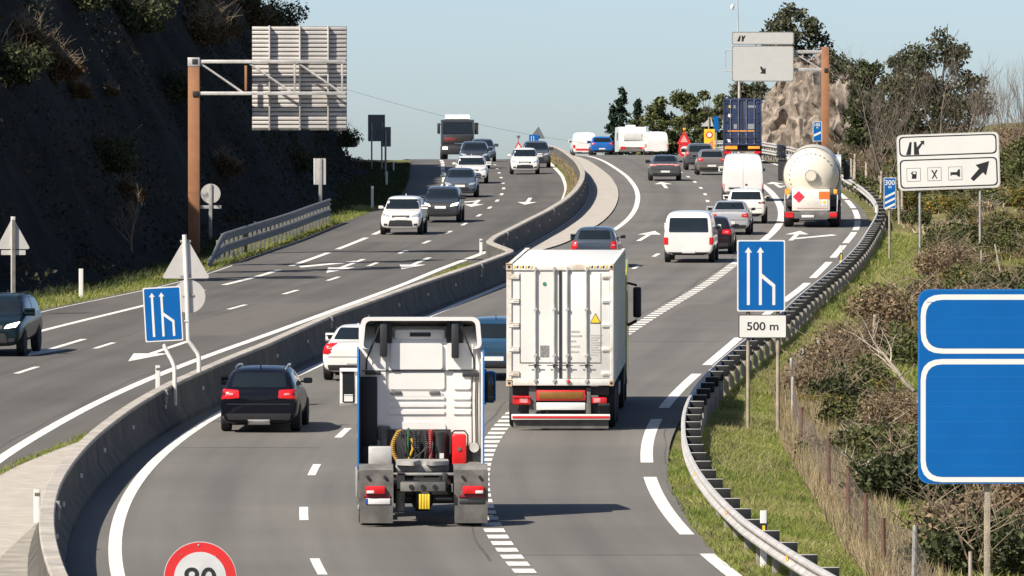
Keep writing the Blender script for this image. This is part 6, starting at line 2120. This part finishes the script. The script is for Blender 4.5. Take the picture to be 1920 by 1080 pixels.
GB = 'bare trees on the right bank'
for (x, d, h, sd, lean, lb) in ((1690, 400, 7.6, 51, (-.55, 0), 'large bare tree leaning left behind the white service sign'), (1650, 420, 5.8, 52, (-.3, 0), 'small bare tree right of the rust coloured gantry post'),
                                (1745, 430, 7.4, 53, (.1, 0), 'bare tree in front of the tall dark evergreen'), (1800, 440, 6.6, 54, (.05, 0), 'bare tree above the right end of the service sign')):
    X = XA(x, d); woody('bare_tree', lb, X, d, TZ(X, d) - .2, h, sd, .5, 4, .11, BARK, lean, 3)
for k in range(9):
    x = 1830 + k * 15 + rs.uniform(-5, 5); d = 470 + rs.uniform(-25, 25)
    X = XA(x, d)
    woody('bare_sapling', 'thin bare sapling in the row against the sky at the right edge', X, d, TZ(X, d) - .2, rs.uniform(4.6, 6.2), 60 + k, .28, 3, .05, BARK, (rs.uniform(-.1, .1), 0), 3, group='thin bare saplings against the sky', bend=.2)
for k in range(10):
    x = 1575 + k * 36 + rs.uniform(-12, 12); d = rs.uniform(445, 490)
    X = XA(x, d)
    put(rs.choice(['brown', 'olive', 'dark', 'brown']), X, d, rs.uniform(1.1, 1.7), rs)

# two tall trees high on the cutting, left of the view: their shadows fall across the oncoming lanes
for (d, Yt, hh, ww, sd_) in ((8.0, 283, 12.5, 2.6, 71), (9.5, 290, 15.0, 2.4, 72), (7.0, 276, 9.0, 2.6, 73)):
    X = HF(Yt) - d
    zb_ = Z(X, Yt) + hill_h(d, Yt) - .3
    t = thing('tree', 'slender tree high on the cutting beyond the left edge', 'tree', (X, Yt, zb_), group='slender trees on the cutting')
    m = MB(); m.tube([(0, 0, 0), (.1, 0, hh * .5), (0, 0, hh)], [.16, .10, .03], 7); m.build('trunk', BARKD, t)
    rng = np.random.default_rng(sd_)
    leaf_mesh('crown', blob_points([(rng.normal(0, ww * .2), rng.normal(0, ww * .2), hh * u, ww * .28) for u in np.linspace(.35, 1.0, 12)], 3500, rng, .2), .24, L_DARK, t)
# ------------------------------------------------------------------ wire across the sky
t = thing('overhead_wire', 'thin overhead wire sagging across the sky behind the crest', 'wire')
m = MB()
pts = []
for k in range(25):
    u = k / 24
    x = 640 + u * 560; y = 165 + u * 118 + 14 * math.sin(math.pi * u)
    Y = 640 + 20 * u
    pts.append((XA(x, Y), Y, ZA(y, Y)))
m.tube(pts, .012, 4); m.build('cable', mat('wire_grey', (.30, .31, .32), .6), t)

# ------------------------------------------------------------------ camera, sun, sky
cd = bpy.data.cameras.new('camera')
cd.sensor_width = 36
cd.lens = F / 1920 * 36
cd.clip_start = 1
cd.clip_end = 8000
cam = bpy.data.objects.new('camera', cd)
COL.objects.link(cam)
cam.location = (0, 0, CAMZ)
cam.rotation_euler = (math.pi / 2 - math.atan((540 - HOR) / F), 0, 0)
SC.camera = cam

EL, AZ = R(44.5), R(39)                     # sun from the left, behind the viewer
sd = Vector((-math.cos(EL) * math.cos(AZ), -math.cos(EL) * math.sin(AZ), math.sin(EL)))   # towards the sun
ld = bpy.data.lights.new('sun', 'SUN')
ld.energy = 5.0
ld.angle = R(.53)
ld.color = (1, .93, .83)
sun = bpy.data.objects.new('sun', ld)
COL.objects.link(sun)
sun.rotation_euler = sd.to_track_quat('Z', 'Y').to_euler()
sun.location = (-200, -100, 200)

w = bpy.data.worlds.new('World')
SC.world = w
w.use_nodes = True
N, L = w.node_tree.nodes, w.node_tree.links
sk = N.new('ShaderNodeTexSky')
sk.sky_type = 'NISHITA'
sk.sun_disc = False
sk.sun_elevation = EL
sk.sun_rotation = math.atan2(sd.x, sd.y)
sk.altitude = 50
sk.air_density = .6
sk.dust_density = 1.0
sk.ozone_density = 1.3
bg = N['Background']
bg.inputs['Strength'].default_value = .091
L.new(sk.outputs['Color'], bg.inputs['Color'])
tc = N.new('ShaderNodeTexCoord')                # the air right above the horizon is clear: read the sky a little higher up
mp = N.new('ShaderNodeMapping')
mp.vector_type = 'POINT'
mp.inputs['Location'].default_value = (0, 0, .009)
mp.inputs['Scale'].default_value = (1, 1, 1.2)
L.new(tc.outputs['Generated'], mp.inputs['Vector'])
nm = N.new('ShaderNodeVectorMath'); nm.operation = 'NORMALIZE'
L.new(mp.outputs['Vector'], nm.inputs[0])
L.new(nm.outputs['Vector'], sk.inputs['Vector'])

vs = SC.view_settings
vs.view_transform = 'Standard'
vs.look = 'None'
vs.gamma = 1
vs.use_curve_mapping = False
vs.exposure = .74
